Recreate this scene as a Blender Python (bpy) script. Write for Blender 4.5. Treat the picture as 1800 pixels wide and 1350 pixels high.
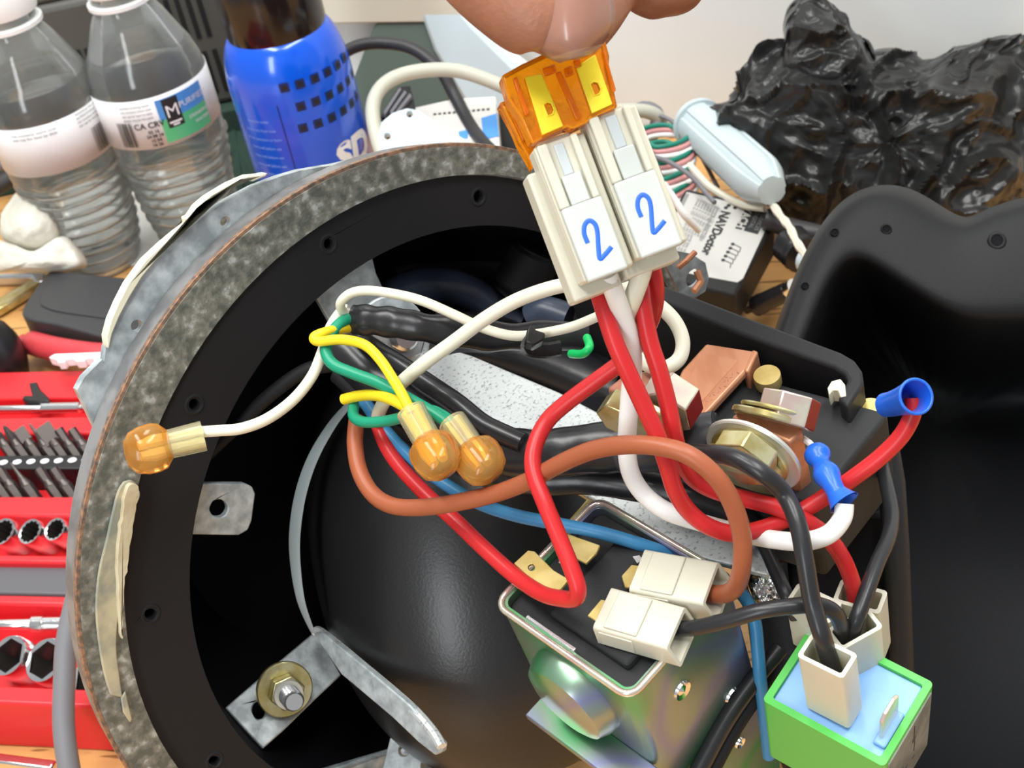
import bpy, bmesh, math, random
from mathutils import Vector, Matrix, noise, geometry
random.seed(7)
for o in list(bpy.data.objects): bpy.data.objects.remove(o, do_unlink=True)
sc = bpy.context.scene
# ---------------------------------------------------------------- camera, world, lights, exposure
FPX = 2500.0; CAMH = 370.0
UPC = Vector((-.1647, .7815, .6018)).normalized()          # the world's up seen from the tilted phone
_f = Vector((0, 0, -1)); _Y = (_f - UPC * _f.dot(UPC)).normalized(); _X = _Y.cross(UPC)
RC = Matrix((_X, _Y, UPC))                                   # camera axes -> world
cam = bpy.data.cameras.new('camera'); cam.sensor_width = 36; cam.lens = FPX / 1800 * 36
cam.clip_start = .01; cam.clip_end = 50
co = bpy.data.objects.new('camera', cam); sc.collection.objects.link(co)
co.matrix_world = Matrix.Translation((0, 0, CAMH / 1000)) @ RC.to_4x4()
sc.camera = co
cam.dof.use_dof = True; cam.dof.focus_distance = .30; cam.dof.aperture_fstop = 55
sc.view_settings.view_transform = 'Standard'; sc.view_settings.look = 'None'
sc.view_settings.exposure = 0.08; sc.view_settings.gamma = 1.0; sc.view_settings.use_curve_mapping = False
w = bpy.data.worlds.new('world'); sc.world = w; w.use_nodes = True
w.node_tree.nodes['Background'].inputs[0].default_value = (.93, .97, 1, 1)
w.node_tree.nodes['Background'].inputs[1].default_value = .42
def area(name, loc, target, sx, sy, power, col=(1, .99, .96)):
    l = bpy.data.lights.new(name, 'AREA'); l.shape = 'RECTANGLE'; l.size = sx; l.size_y = sy; l.energy = power; l.color = col
    o = bpy.data.objects.new(name, l); sc.collection.objects.link(o); o.location = loc
    o.rotation_euler = (Vector(target) - Vector(loc)).to_track_quat('-Z', 'Y').to_euler()
area('ceiling_tube_light', (-.55, .15, 1.7), (0, .35, .1), 1.5, .25, 25)
area('ceiling_tube_light', (.55, .0, 1.75), (0, .35, .1), 1.5, .25, 23)
area('ceiling_tube_light', (0, 1.0, 1.9), (0, .4, .1), .3, 1.2, 21)

area('casing_highlight_light', (-.92, -1.37, .80), (0, .25, .1), .30, 1.1, 13, (.95, .98, 1))  # unseen source added to put the tall highlight on the motor casing

# ---------------------------------------------------------------- helpers (millimetres in, metres out)
def cam2w(v): return (RC @ Vector(v)) / 1000 + Vector((0, 0, CAMH / 1000))
def ray(px, py): return Vector(((px - 900) / FPX, -(py - 675) / FPX, -1.0))
def P(px, py, d): return cam2w(ray(px, py) * d)
def T(px, py, z=0.0):
    r = RC @ ray(px, py); return Vector((0, 0, CAMH / 1000)) + r * ((z - CAMH) / r.z) / 1000
class Fr:
    """frame: origin (camera mm) and camera-space axes; pt() gives world metres from local millimetres"""
    def __init__(s, o, x, y, z): s.o = Vector(o); s.x = Vector(x).normalized(); s.y = Vector(y).normalized(); s.z = Vector(z).normalized()
    def pt(s, a, b=None, c=None):
        if b is None: a, b, c = a
        return cam2w(s.o + s.x * a + s.y * b + s.z * c)
    def sh(s, a, b, c): return Fr(s.o + s.x * a + s.y * b + s.z * c, s.x, s.y, s.z)
    def rz(s, deg):
        t = math.radians(deg); return Fr(s.o, s.x * math.cos(t) + s.y * math.sin(t), s.y * math.cos(t) - s.x * math.sin(t), s.z)
    def mat(s):
        R = RC @ Matrix((s.x, s.y, s.z)).transposed(); return Matrix.Translation(cam2w(s.o)) @ R.to_4x4()
def plane_fr(ref, d, N, xhint=(1, 0, 0)):
    N = Vector(N).normalized(); o = ray(*ref) * d; x = Vector(xhint); x = (x - N * x.dot(N)).normalized()
    return Fr(o, x, N.cross(x), N)
def loc2(fr, px, py, h=0):
    """local (u, v) of the point seen at px, py on the plane h above the frame's own"""
    r = ray(px, py); o = fr.o + fr.z * h; p = r * (o.dot(fr.z) / r.dot(fr.z)) - o
    return (p.dot(fr.x), p.dot(fr.y))
class WFr(Fr):
    """frame given in world millimetres"""
    def __init__(s, o, ang=0, tilt=None):
        inv = RC.transposed(); a = math.radians(ang)
        x = Vector((math.cos(a), math.sin(a), 0)); z = Vector((0, 0, 1)) if tilt is None else Vector(tilt).normalized()
        x = (x - z * x.dot(z)).normalized(); y = z.cross(x)
        Fr.__init__(s, inv @ (Vector(o) - Vector((0, 0, CAMH))), inv @ x, inv @ y, inv @ z)
UPN = UPC.copy()
NEWS = (-.257, .655, .711)

W0 = {}
def setp(o, label=None, cat=None, group=None, kind=None):
    if label: o['label'] = label
    if cat: o['category'] = cat
    if group: o['group'] = group
    if kind: o['kind'] = kind
    return o
def thing(name, loc, label, cat, group=None):
    o = bpy.data.objects.new(name, None); sc.collection.objects.link(o); o.location = loc; o.empty_display_size = .01
    W0[o.name] = Vector(loc); return setp(o, label, cat, group)
def mk(name, verts, faces, mat, parent=None, smooth=30, bevel=0, segs=2, mats=None, fmat=None, subsurf=0):
    me = bpy.data.meshes.new(name)
    vs = [Vector(v) for v in verts]
    lo = Vector([min(v[i] for v in vs) for i in range(3)]); hi = Vector([max(v[i] for v in vs) for i in range(3)])
    c = (lo + hi) / 2
    me.from_pydata([tuple(v - c) for v in vs], [], faces)
    bm = bmesh.new(); bm.from_mesh(me); bmesh.ops.remove_doubles(bm, verts=bm.verts, dist=1e-6)
    bmesh.ops.recalc_face_normals(bm, faces=bm.faces); bm.to_mesh(me); bm.free()
    for p in me.polygons: p.use_smooth = True
    for m in (mats or [mat]): me.materials.append(m)
    if fmat and len(fmat) == len(me.polygons):
        for p, k in zip(me.polygons, fmat): p.material_index = k
    me.set_sharp_from_angle(angle=math.radians(smooth))
    o = bpy.data.objects.new(name, me); sc.collection.objects.link(o)
    W0[o.name] = c
    if parent: o.parent = parent; o.location = c - W0[parent.name]
    else: o.location = c
    if subsurf:
        s = o.modifiers.new('s', 'SUBSURF'); s.levels = s.render_levels = subsurf
    if bevel:
        b = o.modifiers.new('b', 'BEVEL'); b.width = bevel / 1000; b.segments = segs; b.limit_method = 'ANGLE'; b.angle_limit = math.radians(35)
        b.harden_normals = False
    return o
class G:
    """gathers shapes for one mesh"""
    def __init__(s): s.v = []; s.f = []; s.k = []
    def add(s, v, f, k=0):
        n = len(s.v); s.v += [Vector(a) for a in v]; s.f += [tuple(i + n for i in a) for a in f]; s.k += [k] * len(f); return s
    def box(s, fr, x0, x1, y0, y1, z0, z1, k=0):
        v = [fr.pt(x, y, z) for z in (z0, z1) for x, y in ((x0, y0), (x1, y0), (x1, y1), (x0, y1))]
        return s.add(v, [(3, 2, 1, 0), (4, 5, 6, 7), (0, 1, 5, 4), (1, 2, 6, 5), (2, 3, 7, 6), (3, 0, 4, 7)], k)
    def prism(s, fr, pts, z0, z1, holes=(), k=0, scale=1.0):
        loops = [list(pts)] + [list(h) for h in holes]
        flat = [p for l in loops for p in l]; n = len(flat)
        cx = sum(p[0] for p in pts) / len(pts); cy = sum(p[1] for p in pts) / len(pts)
        top = [(cx + (p[0] - cx) * scale, cy + (p[1] - cy) * scale) for p in flat]
        v = [fr.pt(p[0], p[1], z0) for p in flat] + [fr.pt(p[0], p[1], z1) for p in top]
        if holes:
            t = geometry.tessellate_polygon([[Vector((p[0], p[1], 0)) for p in l] for l in loops])
            f = [tuple(a) for a in t] + [tuple(i + n for i in a) for a in t]
        else: f = [tuple(range(n)), tuple(range(n, 2 * n))]
        b = 0
        for l in loops:
            m = len(l)
            for i in range(m): j = (i + 1) % m; f.append((b + i, b + j, b + j + n, b + i + n))
            b += m
        return s.add(v, f, k)
    def lathe(s, fr, prof, n=32, k=0, a0=0, wob=None, caps=True):
        """prof: (radius, height) along the frame's z"""
        v = []; f = []
        for r, h in prof:
            for i in range(n):
                a = a0 + 2 * math.pi * i / n; rr = r * (wob(a, h) if wob else 1)
                v.append(fr.pt(rr * math.cos(a), rr * math.sin(a), h))
        for j in range(len(prof) - 1):
            for i in range(n): i2 = (i + 1) % n; f.append((j * n + i, j * n + i2, (j + 1) * n + i2, (j + 1) * n + i))
        if caps and prof[0] != prof[-1]:
            if prof[0][0] > 1e-6: f.append(tuple(range(n)))
            if prof[-1][0] > 1e-6: f.append(tuple(range((len(prof) - 1) * n, len(prof) * n)))
        return s.add(v, f, k)
    def sweep(s, pts, rad, n=10, k=0, flat=None, cap=True):
        """pts world metres; rad millimetres or list"""
        pts = [Vector(p) for p in pts]; m = len(pts)
        rr = rad if isinstance(rad, list) else [rad] * m
        t = [(pts[min(i + 1, m - 1)] - pts[max(i - 1, 0)]).normalized() for i in range(m)]
        a = t[0].orthogonal().normalized()
        if flat is not None: a = (flat - t[0] * flat.dot(t[0])).normalized()
        v = []; f = []
        for i in range(m):
            a = (a - t[i] * a.dot(t[i])).normalized(); b = t[i].cross(a); r = rr[i]
            rx, ry = r if isinstance(r, (tuple, list)) else (r, r)
            for j in range(n):
                q = 2 * math.pi * j / n; v.append(pts[i] + (a * (rx * math.cos(q)) + b * (ry * math.sin(q))) / 1000)
        for i in range(m - 1):
            for j in range(n): j2 = (j + 1) % n; f.append((i * n + j, i * n + j2, (i + 1) * n + j2, (i + 1) * n + j))
        if cap: f.append(tuple(range(n))); f.append(tuple(range((m - 1) * n, m * n)))
        return s.add(v, f, k)
    def build(s, name, mat, parent=None, **kw):
        mats = kw.get('mats'); kw.setdefault('fmat', s.k if mats else None)
        return mk(name, s.v, s.f, mat, parent, **kw)
def crom(pts, per=8):
    pts = [tuple(p) for p in pts]; q = [pts[0]] + pts + [pts[-1]]; out = []
    for i in range(1, len(q) - 2):
        p0, p1, p2, p3 = q[i - 1], q[i], q[i + 1], q[i + 2]
        for s in range(per):
            t = s / per
            out.append(tuple(.5 * (2 * b + (c - a) * t + (2 * a - 5 * b + 4 * c - d) * t * t + (3 * b - a - 3 * c + d) * t ** 3) for a, b, c, d in zip(p0, p1, p2, p3)))
    out.append(pts[-1]); return out
def wpath(pts, per=8): return [P(*p) for p in crom(pts, per)]
def path2(pts, per=8, closed=False):
    if closed: n = len(pts); r = crom(list(pts[-2:]) + list(pts) + list(pts[:2]), per); return r[2 * per: (n + 2) * per]
    return crom(pts, per)
def circ(cx, cy, r, n=20, ry=None, a0=0): return [(cx + r * math.cos(a0 + 2 * math.pi * i / n), cy + (ry or r) * math.sin(a0 + 2 * math.pi * i / n)) for i in range(n)]
def rrect(x0, y0, x1, y1, r, n=5):
    o = []
    for cx, cy, a in ((x1 - r, y0 + r, -90), (x1 - r, y1 - r, 0), (x0 + r, y1 - r, 90), (x0 + r, y0 + r, 180)):
        for i in range(n + 1): t = math.radians(a + 90 * i / n); o.append((cx + r * math.cos(t), cy + r * math.sin(t)))
    return o
def pxpoly(fr, pts, h=0): return [loc2(fr, x, y, h) for x, y in pts]
def slab(name, pts, ref, d, N, th, mat, parent=None, holes=(), bevel=.3, **kw):
    fr = plane_fr(ref, d, N); g = G().prism(fr, pxpoly(fr, pts), -th, 0, [pxpoly(fr, h) for h in holes])
    return g.build(name, mat, parent, bevel=bevel, **kw)
def text_geo(body, size, bold=0.0, spacing=1.0):
    """flat lettering as vertices (x, y in mm) and faces"""
    c = bpy.data.curves.new('t', 'FONT'); c.body = body; c.size = size; c.space_character = spacing; c.offset = bold
    c.fill_mode = 'FRONT'; c.resolution_u = 3; c.align_x = 'CENTER'; c.align_y = 'CENTER'
    o = bpy.data.objects.new('t', c); sc.collection.objects.link(o)
    dg = bpy.context.evaluated_depsgraph_get(); me = bpy.data.meshes.new_from_object(o.evaluated_get(dg))
    v = [(p.co.x, p.co.y) for p in me.vertices]; f = [tuple(p.vertices) for p in me.polygons]
    bpy.data.objects.remove(o); bpy.data.meshes.remove(me); return v, f
def text_on(g, fr, body, x, y, size, ang=0, h=.06, k=0, sx=1.0, bold=0.0):
    v, f = text_geo(body, size, bold); c, s = math.cos(math.radians(ang)), math.sin(math.radians(ang))
    return g.add([fr.pt(x + a * sx * c - b * s, y + a * sx * s + b * c, h) for a, b in v], f, k)
def wrap(g, fr, R, v, f, ang0, z0, k=0, off=.08, rot=0):
    c, s = math.cos(math.radians(rot)), math.sin(math.radians(rot)); o = []
    for a, b in v:
        x = a * c - b * s; y = a * s + b * c; Rr = R(z0 + y) if callable(R) else R; t = ang0 + x / Rr
        o.append(fr.pt((Rr + off) * math.cos(t), (Rr + off) * math.sin(t), z0 + y))
    return g.add(o, f, k)
def evaluated(o):
    dg = bpy.context.evaluated_depsgraph_get(); me = bpy.data.meshes.new_from_object(o.evaluated_get(dg)); o.modifiers.clear(); o.data = me
    for p in me.polygons: p.use_smooth = True
    return o

# ---------------------------------------------------------------- materials
def mat(name, col, rough=.5, metal=0, trans=0, ior=1.45, bump=0, bscale=400, sub=0, spec=None, col2=None, cscale=300, lo=.4, hi=.6, coat=0, stretch=None, alpha=1, col3=None, scat=None, detail=4):
    m = bpy.data.materials.new(name); m.use_nodes = True; nt = m.node_tree; b = nt.nodes['Principled BSDF']
    I = b.inputs; I['Base Color'].default_value = (*col, 1); I['Roughness'].default_value = rough; I['Metallic'].default_value = metal
    I['Transmission Weight'].default_value = trans; I['IOR'].default_value = ior
    if spec is not None: I['Specular IOR Level'].default_value = spec
    if coat: I['Coat Weight'].default_value = coat; I['Coat Roughness'].default_value = .1
    if sub: I['Subsurface Weight'].default_value = sub; I['Subsurface Radius'].default_value = scat or (1, .7, .5); I['Subsurface Scale'].default_value = .002
    if col2 or bump:
        tc = nt.nodes.new('ShaderNodeTexCoord'); mp = nt.nodes.new('ShaderNodeMapping'); nt.links.new(tc.outputs['Object'], mp.inputs[0])
        if stretch: mp.inputs['Scale'].default_value = stretch
    if col2:
        n = nt.nodes.new('ShaderNodeTexNoise'); n.inputs['Scale'].default_value = cscale; n.inputs['Detail'].default_value = detail; nt.links.new(mp.outputs[0], n.inputs[0])
        r = nt.nodes.new('ShaderNodeValToRGB'); r.color_ramp.elements[0].position = lo; r.color_ramp.elements[1].position = hi
        r.color_ramp.elements[0].color = (*col, 1); r.color_ramp.elements[1].color = (*col2, 1)
        if col3: e = r.color_ramp.elements.new(min(.99, hi + .12)); e.color = (*col3, 1)
        nt.links.new(n.outputs['Fac'], r.inputs[0]); nt.links.new(r.outputs[0], I['Base Color'])
    if bump:
        n2 = nt.nodes.new('ShaderNodeTexNoise'); n2.inputs['Scale'].default_value = bscale; n2.inputs['Detail'].default_value = 3; nt.links.new(mp.outputs[0], n2.inputs[0])
        bp = nt.nodes.new('ShaderNodeBump'); bp.inputs['Strength'].default_value = bump; bp.inputs['Distance'].default_value = .0004
        nt.links.new(n2.outputs['Fac'], bp.inputs['Height']); nt.links.new(bp.outputs[0], I['Normal'])
    return m
M = {}
M['galv'] = mat('galvanised_steel', (.30, .34, .36), .5, .35, col2=(.52, .58, .60), cscale=260, lo=.36, hi=.62, bump=.25, bscale=700, col3=(.62, .68, .7))
M['galv_dark'] = mat('mottled_zinc_face', (.11, .12, .105), .5, .3, col2=(.22, .225, .195), cscale=380, lo=.38, hi=.57, bump=.6, bscale=900, col3=(.42, .45, .44), detail=9)
M['galv_white'] = mat('pale_speckled_zinc', (.33, .35, .35), .42, .45, col2=(.66, .70, .70), cscale=1200, lo=.32, hi=.45, bump=.15, bscale=1500)
M['steel_wall'] = mat('grey_rolled_steel', (.16, .16, .165), .5, .3, col2=(.26, .26, .26), cscale=120, bump=.2)
M['copper_edge'] = mat('rust_copper_edge', (.13, .10, .08), .5, .3, col2=(.36, .20, .12), cscale=700, lo=.35, hi=.65, bump=.5, bscale=900)
M['sealant'] = mat('cream_sealant', (.50, .43, .27), .6, col2=(.60, .54, .38), cscale=120, bump=.6, bscale=500)
M['sealant_pale'] = mat('pale_cream_sealant', (.70, .68, .52), .6, bump=.3)
M['sealant_grey'] = mat('grey_cream_sealant', (.22, .23, .19), .55, col2=(.46, .41, .27), cscale=90, bump=.4)
M['rubber'] = mat('matt_black_rubber', (.013, .013, .0145), .62, spec=.25, bump=.15, bscale=900)
M['interior'] = mat('recess_shade_black', (.004, .004, .006), .7, spec=.2)  # near-black colour standing in for shade inside drum, tray and bores
M['casing'] = mat('black_satin_paint', (.012, .012, .013), .33, spec=.6, bump=.12, bscale=1400)
M['tray'] = mat('black_moulded_plastic', (.022, .022, .024), .5, spec=.25, bump=.2, bscale=1600)
M['cover'] = mat('black_cover_plastic', (.010, .0105, .012), .5, spec=.3, bump=.15, bscale=1500)
M['block'] = mat('charcoal_bakelite', (.030, .031, .032), .55, spec=.2, bump=.15, bscale=1800)
M['sheath'] = mat('black_heatshrink', (.016, .016, .018), .3, spec=.55, bump=.3, bscale=180)
M['sheath_grey'] = mat('grey_black_heatshrink', (.035, .036, .04), .36, spec=.5, bump=.2, bscale=250)
M['w_black'] = mat('black_wire', (.018, .018, .02), .32, spec=.5)
M['w_red'] = mat('red_wire', (.55, .022, .025), .34, spec=.4)
M['w_white'] = mat('white_wire', (.80, .80, .78), .35, spec=.4)
M['w_cream'] = mat('cream_wire', (.74, .71, .58), .4, spec=.4)
M['w_brown'] = mat('brown_wire', (.33, .092, .040), .38, spec=.4)
M['w_blue'] = mat('blue_wire', (.045, .22, .44), .36, spec=.4)
M['w_green'] = mat('green_wire', (.012, .27, .15), .34, spec=.4)
M['w_yellow'] = mat('yellow_wire', (.80, .62, .02), .36, spec=.4)
M['amber'] = mat('amber_nylon', (.88, .38, .06), .12, trans=.74, ior=1.3, col2=(.88, .50, .14), cscale=150)
M['clear_sleeve'] = mat('clear_nylon', (.93, .88, .62), .18, trans=.85, ior=1.25)
M['fuse'] = mat('orange_fuse_plastic', (1.0, .36, .01), .12, trans=.75, ior=1.35, bump=.3, bscale=260)
M['blade'] = mat('yellow_fuse_blade', (.95, .74, .03), .35, .1, bump=.2, bscale=500)
M['nylon'] = mat('milky_nylon', (.61, .59, .48), .36, sub=.25, spec=.5, scat=(1, 1, .8))
M['nylon_face'] = mat('milky_white_nylon', (.53, .56, .53), .3, sub=.25, spec=.5, scat=(1, 1, .9))
M['nylon_shade'] = mat('thin_nylon_window', (.50, .54, .55), .35, sub=.2)
M['ink_blue'] = mat('blue_marker_ink', (.02, .12, .62), .5)
M['skin'] = mat('skin', (.30, .125, .072), .42, sub=.2, col2=(.37, .165, .10), cscale=60, bump=.35, bscale=900, scat=(1, .4, .25), spec=.4)
M['nail'] = mat('nail', (.33, .165, .12), .28, sub=.2, coat=.3, scat=(1, .5, .4))
M['nail_tip'] = mat('nail_tip', (.40, .25, .18), .3)
M['copper'] = mat('copper_bar', (.56, .235, .125), .42, .45, col2=(.64, .30, .17), cscale=220, bump=.2, bscale=600, stretch=(1, .2, 1))
M['copper_dark'] = mat('worn_copper', (.36, .14, .09), .45, .35, col2=(.46, .20, .13), cscale=160, bump=.2)
M['brass'] = mat('brass', (.58, .44, .14), .34, .55, col2=(.68, .54, .22), cscale=200, bump=.1)
M['gold_zinc'] = mat('yellow_passivated_zinc', (.50, .42, .17), .28, .8, col2=(.66, .62, .38), cscale=160, bump=.15)
M['pink_zinc'] = mat('pinkish_zinc', (.72, .55, .50), .25, .75, col2=(.74, .70, .56), cscale=180)
M['red_paint'] = mat('red_lacquer_mark', (.26, .012, .016), .3, .2)
M['steel'] = mat('bright_steel', (.62, .64, .66), .25, .9)
M['chrome'] = mat('chrome', (.80, .80, .80), .18, 1.0, bump=.15, bscale=300)
M['white_zinc'] = mat('white_zinc_washer', (.68, .68, .62), .35, .6)
M['plate_irid'] = None
M['t_blue'] = mat('blue_terminal_sleeve', (.015, .12, .62), .3, spec=.5, sub=.1, scat=(.2, .3, 1))
M['r_green'] = mat('green_relay_plastic', (.09, .50, .085), .36, spec=.45)
M['r_blue'] = mat('pale_blue_relay_base', (.24, .45, .80), .4, bump=.15, bscale=500)
M['r_grey'] = mat('grey_clear_relay_side', (.30, .31, .28), .25, col2=(.18, .19, .17), cscale=100)
M['wall'] = mat('cream_white_wall', (.79, .84, .85), .8, bump=.1, bscale=60)
M['trunk'] = mat('cream_trunking', (.74, .71, .60), .6)
M['red_case'] = mat('red_case_plastic', (.70, .022, .03), .35, spec=.45)
M['red_soft'] = mat('red_grip', (.55, .05, .06), .4)
M['case_black'] = mat('charcoal_case', (.040, .040, .042), .5, bump=.2, bscale=500)
M['black'] = mat('black_plastic', (.012, .011, .012), .35)
M['grey_strip'] = mat('dark_grey_strip', (.10, .10, .11), .45)
M['bit'] = mat('dark_tool_steel', (.11, .095, .088), .35, .8)
M['white_print'] = mat('white_print', (.85, .85, .85), .5)
M['black_print'] = mat('black_print', (.02, .02, .022), .5)
M['grey_print'] = mat('grey_print', (.22, .22, .22), .5)
M['cable_grey'] = mat('grey_cable', (.17, .17, .185), .5)
M['cable_cream'] = mat('cream_cable', (.50, .50, .42), .45)
M['cable_black'] = mat('black_cable', (.03, .029, .03), .45)
M['glove'] = mat('grey_white_glove', (.60, .58, .50), .8, bump=.6, bscale=500, col2=(.68, .66, .58), cscale=50)
M['pet'] = mat('clear_pet', (.97, .98, .98), .04, trans=1, ior=1.22)
M['water'] = mat('water', (.97, .98, .98), .02, trans=1, ior=1.33)
M['cap'] = mat('white_cap', (.82, .84, .83), .35, sub=.1)
M['label'] = mat('bottle_label', (.80, .80, .82), .35, bump=.4, bscale=60)
M['can_blue'] = mat('blue_can_print', (.004, .10, .75), .2, .1, spec=.6, coat=.4)
M['can_navy'] = mat('navy_can_mark', (.005, .02, .10), .3)
M['can_cap'] = mat('glossy_black_cap', (.012, .008, .008), .15, spec=.6)
M['can_white'] = mat('white_can_print', (.75, .78, .80), .3)
M['can_pale'] = mat('pale_blue_can_print', (.25, .42, .85), .4)
M['lab_blue'] = mat('sky_blue_print', (.08, .30, .70), .4)
M['lab_green'] = mat('green_print', (.10, .50, .22), .4)
M['charger'] = mat('dark_warm_grey_plastic', (.075, .073, .066), .5, bump=.1)
M['slot'] = mat('black_slot', (.006, .006, .006), .6)
M['green_case'] = mat('grey_green_plastic', (.10, .135, .115), .5)
M['green_cloth'] = mat('dark_green_cloth', (.018, .045, .032), .8, bump=.3)
M['white_plate'] = mat('pale_blue_white_plastic', (.52, .61, .65), .4)
M['paper'] = mat('printed_paper', (.70, .68, .64), .6)
M['tube'] = mat('pale_grey_cartridge', (.50, .59, .62), .4, spec=.4)
M['beige'] = mat('beige_nozzle', (.70, .66, .55), .5)
M['bag'] = mat('black_bin_bag', (.020, .020, .020), .26, spec=.42, bump=.6, bscale=150, stretch=(1, 1, .4))
M['device_label'] = mat('silver_label', (.50, .49, .46), .4, .1)
M['device'] = mat('black_device_box', (.022, .022, .022), .5, spec=.2)
M['pink'] = mat('pink_wire', (.62, .28, .28), .45)
M['teal'] = mat('teal_wire', (.01, .20, .14), .4)
M['hose'] = mat('blue_grey_hose', (.045, .06, .095), .35)
M['strap'] = mat('pale_grey_gasket', (.24, .28, .29), .5)
M['green_glow'] = mat('bright_green_wire', (.01, .5, .12), .35)
def see_through(name, col, ior, clear, rough=.03, gloss=False):
    m = bpy.data.materials.new(name); m.use_nodes = True; nt = m.node_tree; nt.nodes.clear()
    out = nt.nodes.new('ShaderNodeOutputMaterial'); mx = nt.nodes.new('ShaderNodeMixShader'); tr = nt.nodes.new('ShaderNodeBsdfTransparent'); tr.inputs[0].default_value = (*col, 1)
    g = nt.nodes.new('ShaderNodeBsdfAnisotropic' if gloss else 'ShaderNodeBsdfGlass'); g.inputs['Color'].default_value = (*col, 1); g.inputs['Roughness'].default_value = rough
    if gloss:
        fr = nt.nodes.new('ShaderNodeLayerWeight'); fr.inputs[0].default_value = .25; nt.links.new(fr.outputs['Fresnel'], mx.inputs[0])
    else: g.inputs['IOR'].default_value = ior; mx.inputs[0].default_value = 1 - clear
    nt.links.new(tr.outputs[0], mx.inputs[1]); nt.links.new(g.outputs[0], mx.inputs[2]); nt.links.new(mx.outputs[0], out.inputs[0]); return m
M['pet'] = see_through('clear_pet', (.96, .97, .97), 1, 1, .06, True)
_nt = M['pet'].node_tree; _mx = _nt.nodes.new('ShaderNodeMixShader'); _mx.inputs[0].default_value = .10; _d = _nt.nodes.new('ShaderNodeBsdfTranslucent'); _d.inputs[0].default_value = (.95, .97, .97, 1)
_o = _nt.nodes['Material Output'] if 'Material Output' in _nt.nodes else [n for n in _nt.nodes if n.type == 'OUTPUT_MATERIAL'][0]
_nt.links.new(_o.inputs[0].links[0].from_socket, _mx.inputs[1]); _nt.links.new(_d.outputs[0], _mx.inputs[2]); _nt.links.new(_mx.outputs[0], _o.inputs[0])
M['water'] = see_through('water', (.97, .98, .98), 1.33, .62)
def thin_film(name, col):
    m = bpy.data.materials.new(name); m.use_nodes = True; nt = m.node_tree; b = nt.nodes['Principled BSDF']; b.inputs['Base Color'].default_value = (*col, 1); b.inputs['Roughness'].default_value = .3
    mx = nt.nodes.new('ShaderNodeMixShader'); mx.inputs[0].default_value = .28; tl = nt.nodes.new('ShaderNodeBsdfTranslucent'); tl.inputs[0].default_value = (*col, 1)
    nt.links.new(b.outputs[0], mx.inputs[1]); nt.links.new(tl.outputs[0], mx.inputs[2]); nt.links.new(mx.outputs[0], nt.nodes['Material Output'].inputs[0]); return m
M['label'] = thin_film('bottle_label', (.93, .93, .94))
# wood
def wood():
    m = bpy.data.materials.new('beech_wood'); m.use_nodes = True; nt = m.node_tree; b = nt.nodes['Principled BSDF']; b.inputs['Roughness'].default_value = .42
    tc = nt.nodes.new('ShaderNodeTexCoord'); mp = nt.nodes.new('ShaderNodeMapping'); mp.inputs['Rotation'].default_value = (0, 0, math.radians(12)); nt.links.new(tc.outputs['Object'], mp.inputs[0])
    def noi(sc_, det, st):
        q = nt.nodes.new('ShaderNodeMapping'); q.inputs['Scale'].default_value = st; nt.links.new(mp.outputs[0], q.inputs[0])
        n = nt.nodes.new('ShaderNodeTexNoise'); n.inputs['Scale'].default_value = sc_; n.inputs['Detail'].default_value = det; nt.links.new(q.outputs[0], n.inputs[0]); return n
    a = noi(30, 4, (.35, 3, 1)); r = nt.nodes.new('ShaderNodeValToRGB'); nt.links.new(a.outputs['Fac'], r.inputs[0])
    r.color_ramp.elements[0].position = .3; r.color_ramp.elements[0].color = (.56, .28, .085, 1); r.color_ramp.elements[1].position = .7; r.color_ramp.elements[1].color = (.66, .37, .135, 1)
    p = noi(230, 1, (.22, 1.6, 1)); r2 = nt.nodes.new('ShaderNodeValToRGB'); nt.links.new(p.outputs['Fac'], r2.inputs[0])
    r2.color_ramp.elements[0].position = .30; r2.color_ramp.elements[0].color = (.42, .36, .3, 1); r2.color_ramp.elements[1].position = .37; r2.color_ramp.elements[1].color = (1, 1, 1, 1)
    x = nt.nodes.new('ShaderNodeMixRGB'); x.blend_type = 'MULTIPLY'; x.inputs[0].default_value = 1; nt.links.new(r.outputs[0], x.inputs[1]); nt.links.new(r2.outputs[0], x.inputs[2])
    nt.links.new(x.outputs[0], b.inputs['Base Color']); return m
M['wood'] = wood()
def irid():
    m = bpy.data.materials.new('passivated_steel_can'); m.use_nodes = True; nt = m.node_tree; b = nt.nodes['Principled BSDF']; b.inputs['Roughness'].default_value = .28; b.inputs['Metallic'].default_value = .72
    tc = nt.nodes.new('ShaderNodeTexCoord'); n = nt.nodes.new('ShaderNodeTexNoise'); n.inputs['Scale'].default_value = 32; n.inputs['Detail'].default_value = 1; nt.links.new(tc.outputs['Object'], n.inputs[0])
    r = nt.nodes.new('ShaderNodeValToRGB'); e = r.color_ramp.elements; e[0].position = .3; e[0].color = (.30, .30, .27, 1); e[1].position = .72; e[1].color = (.34, .36, .30, 1)
    for p_, c_ in ((.42, (.10, .38, .15)), (.50, (.26, .34, .28)), (.58, (.26, .27, .46)), (.64, (.30, .36, .32))): x = e.new(p_); x.color = (*c_, 1)
    nt.links.new(n.outputs['Fac'], r.inputs[0]); nt.links.new(r.outputs[0], b.inputs['Base Color']); return m
M['irid'] = irid()
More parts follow.
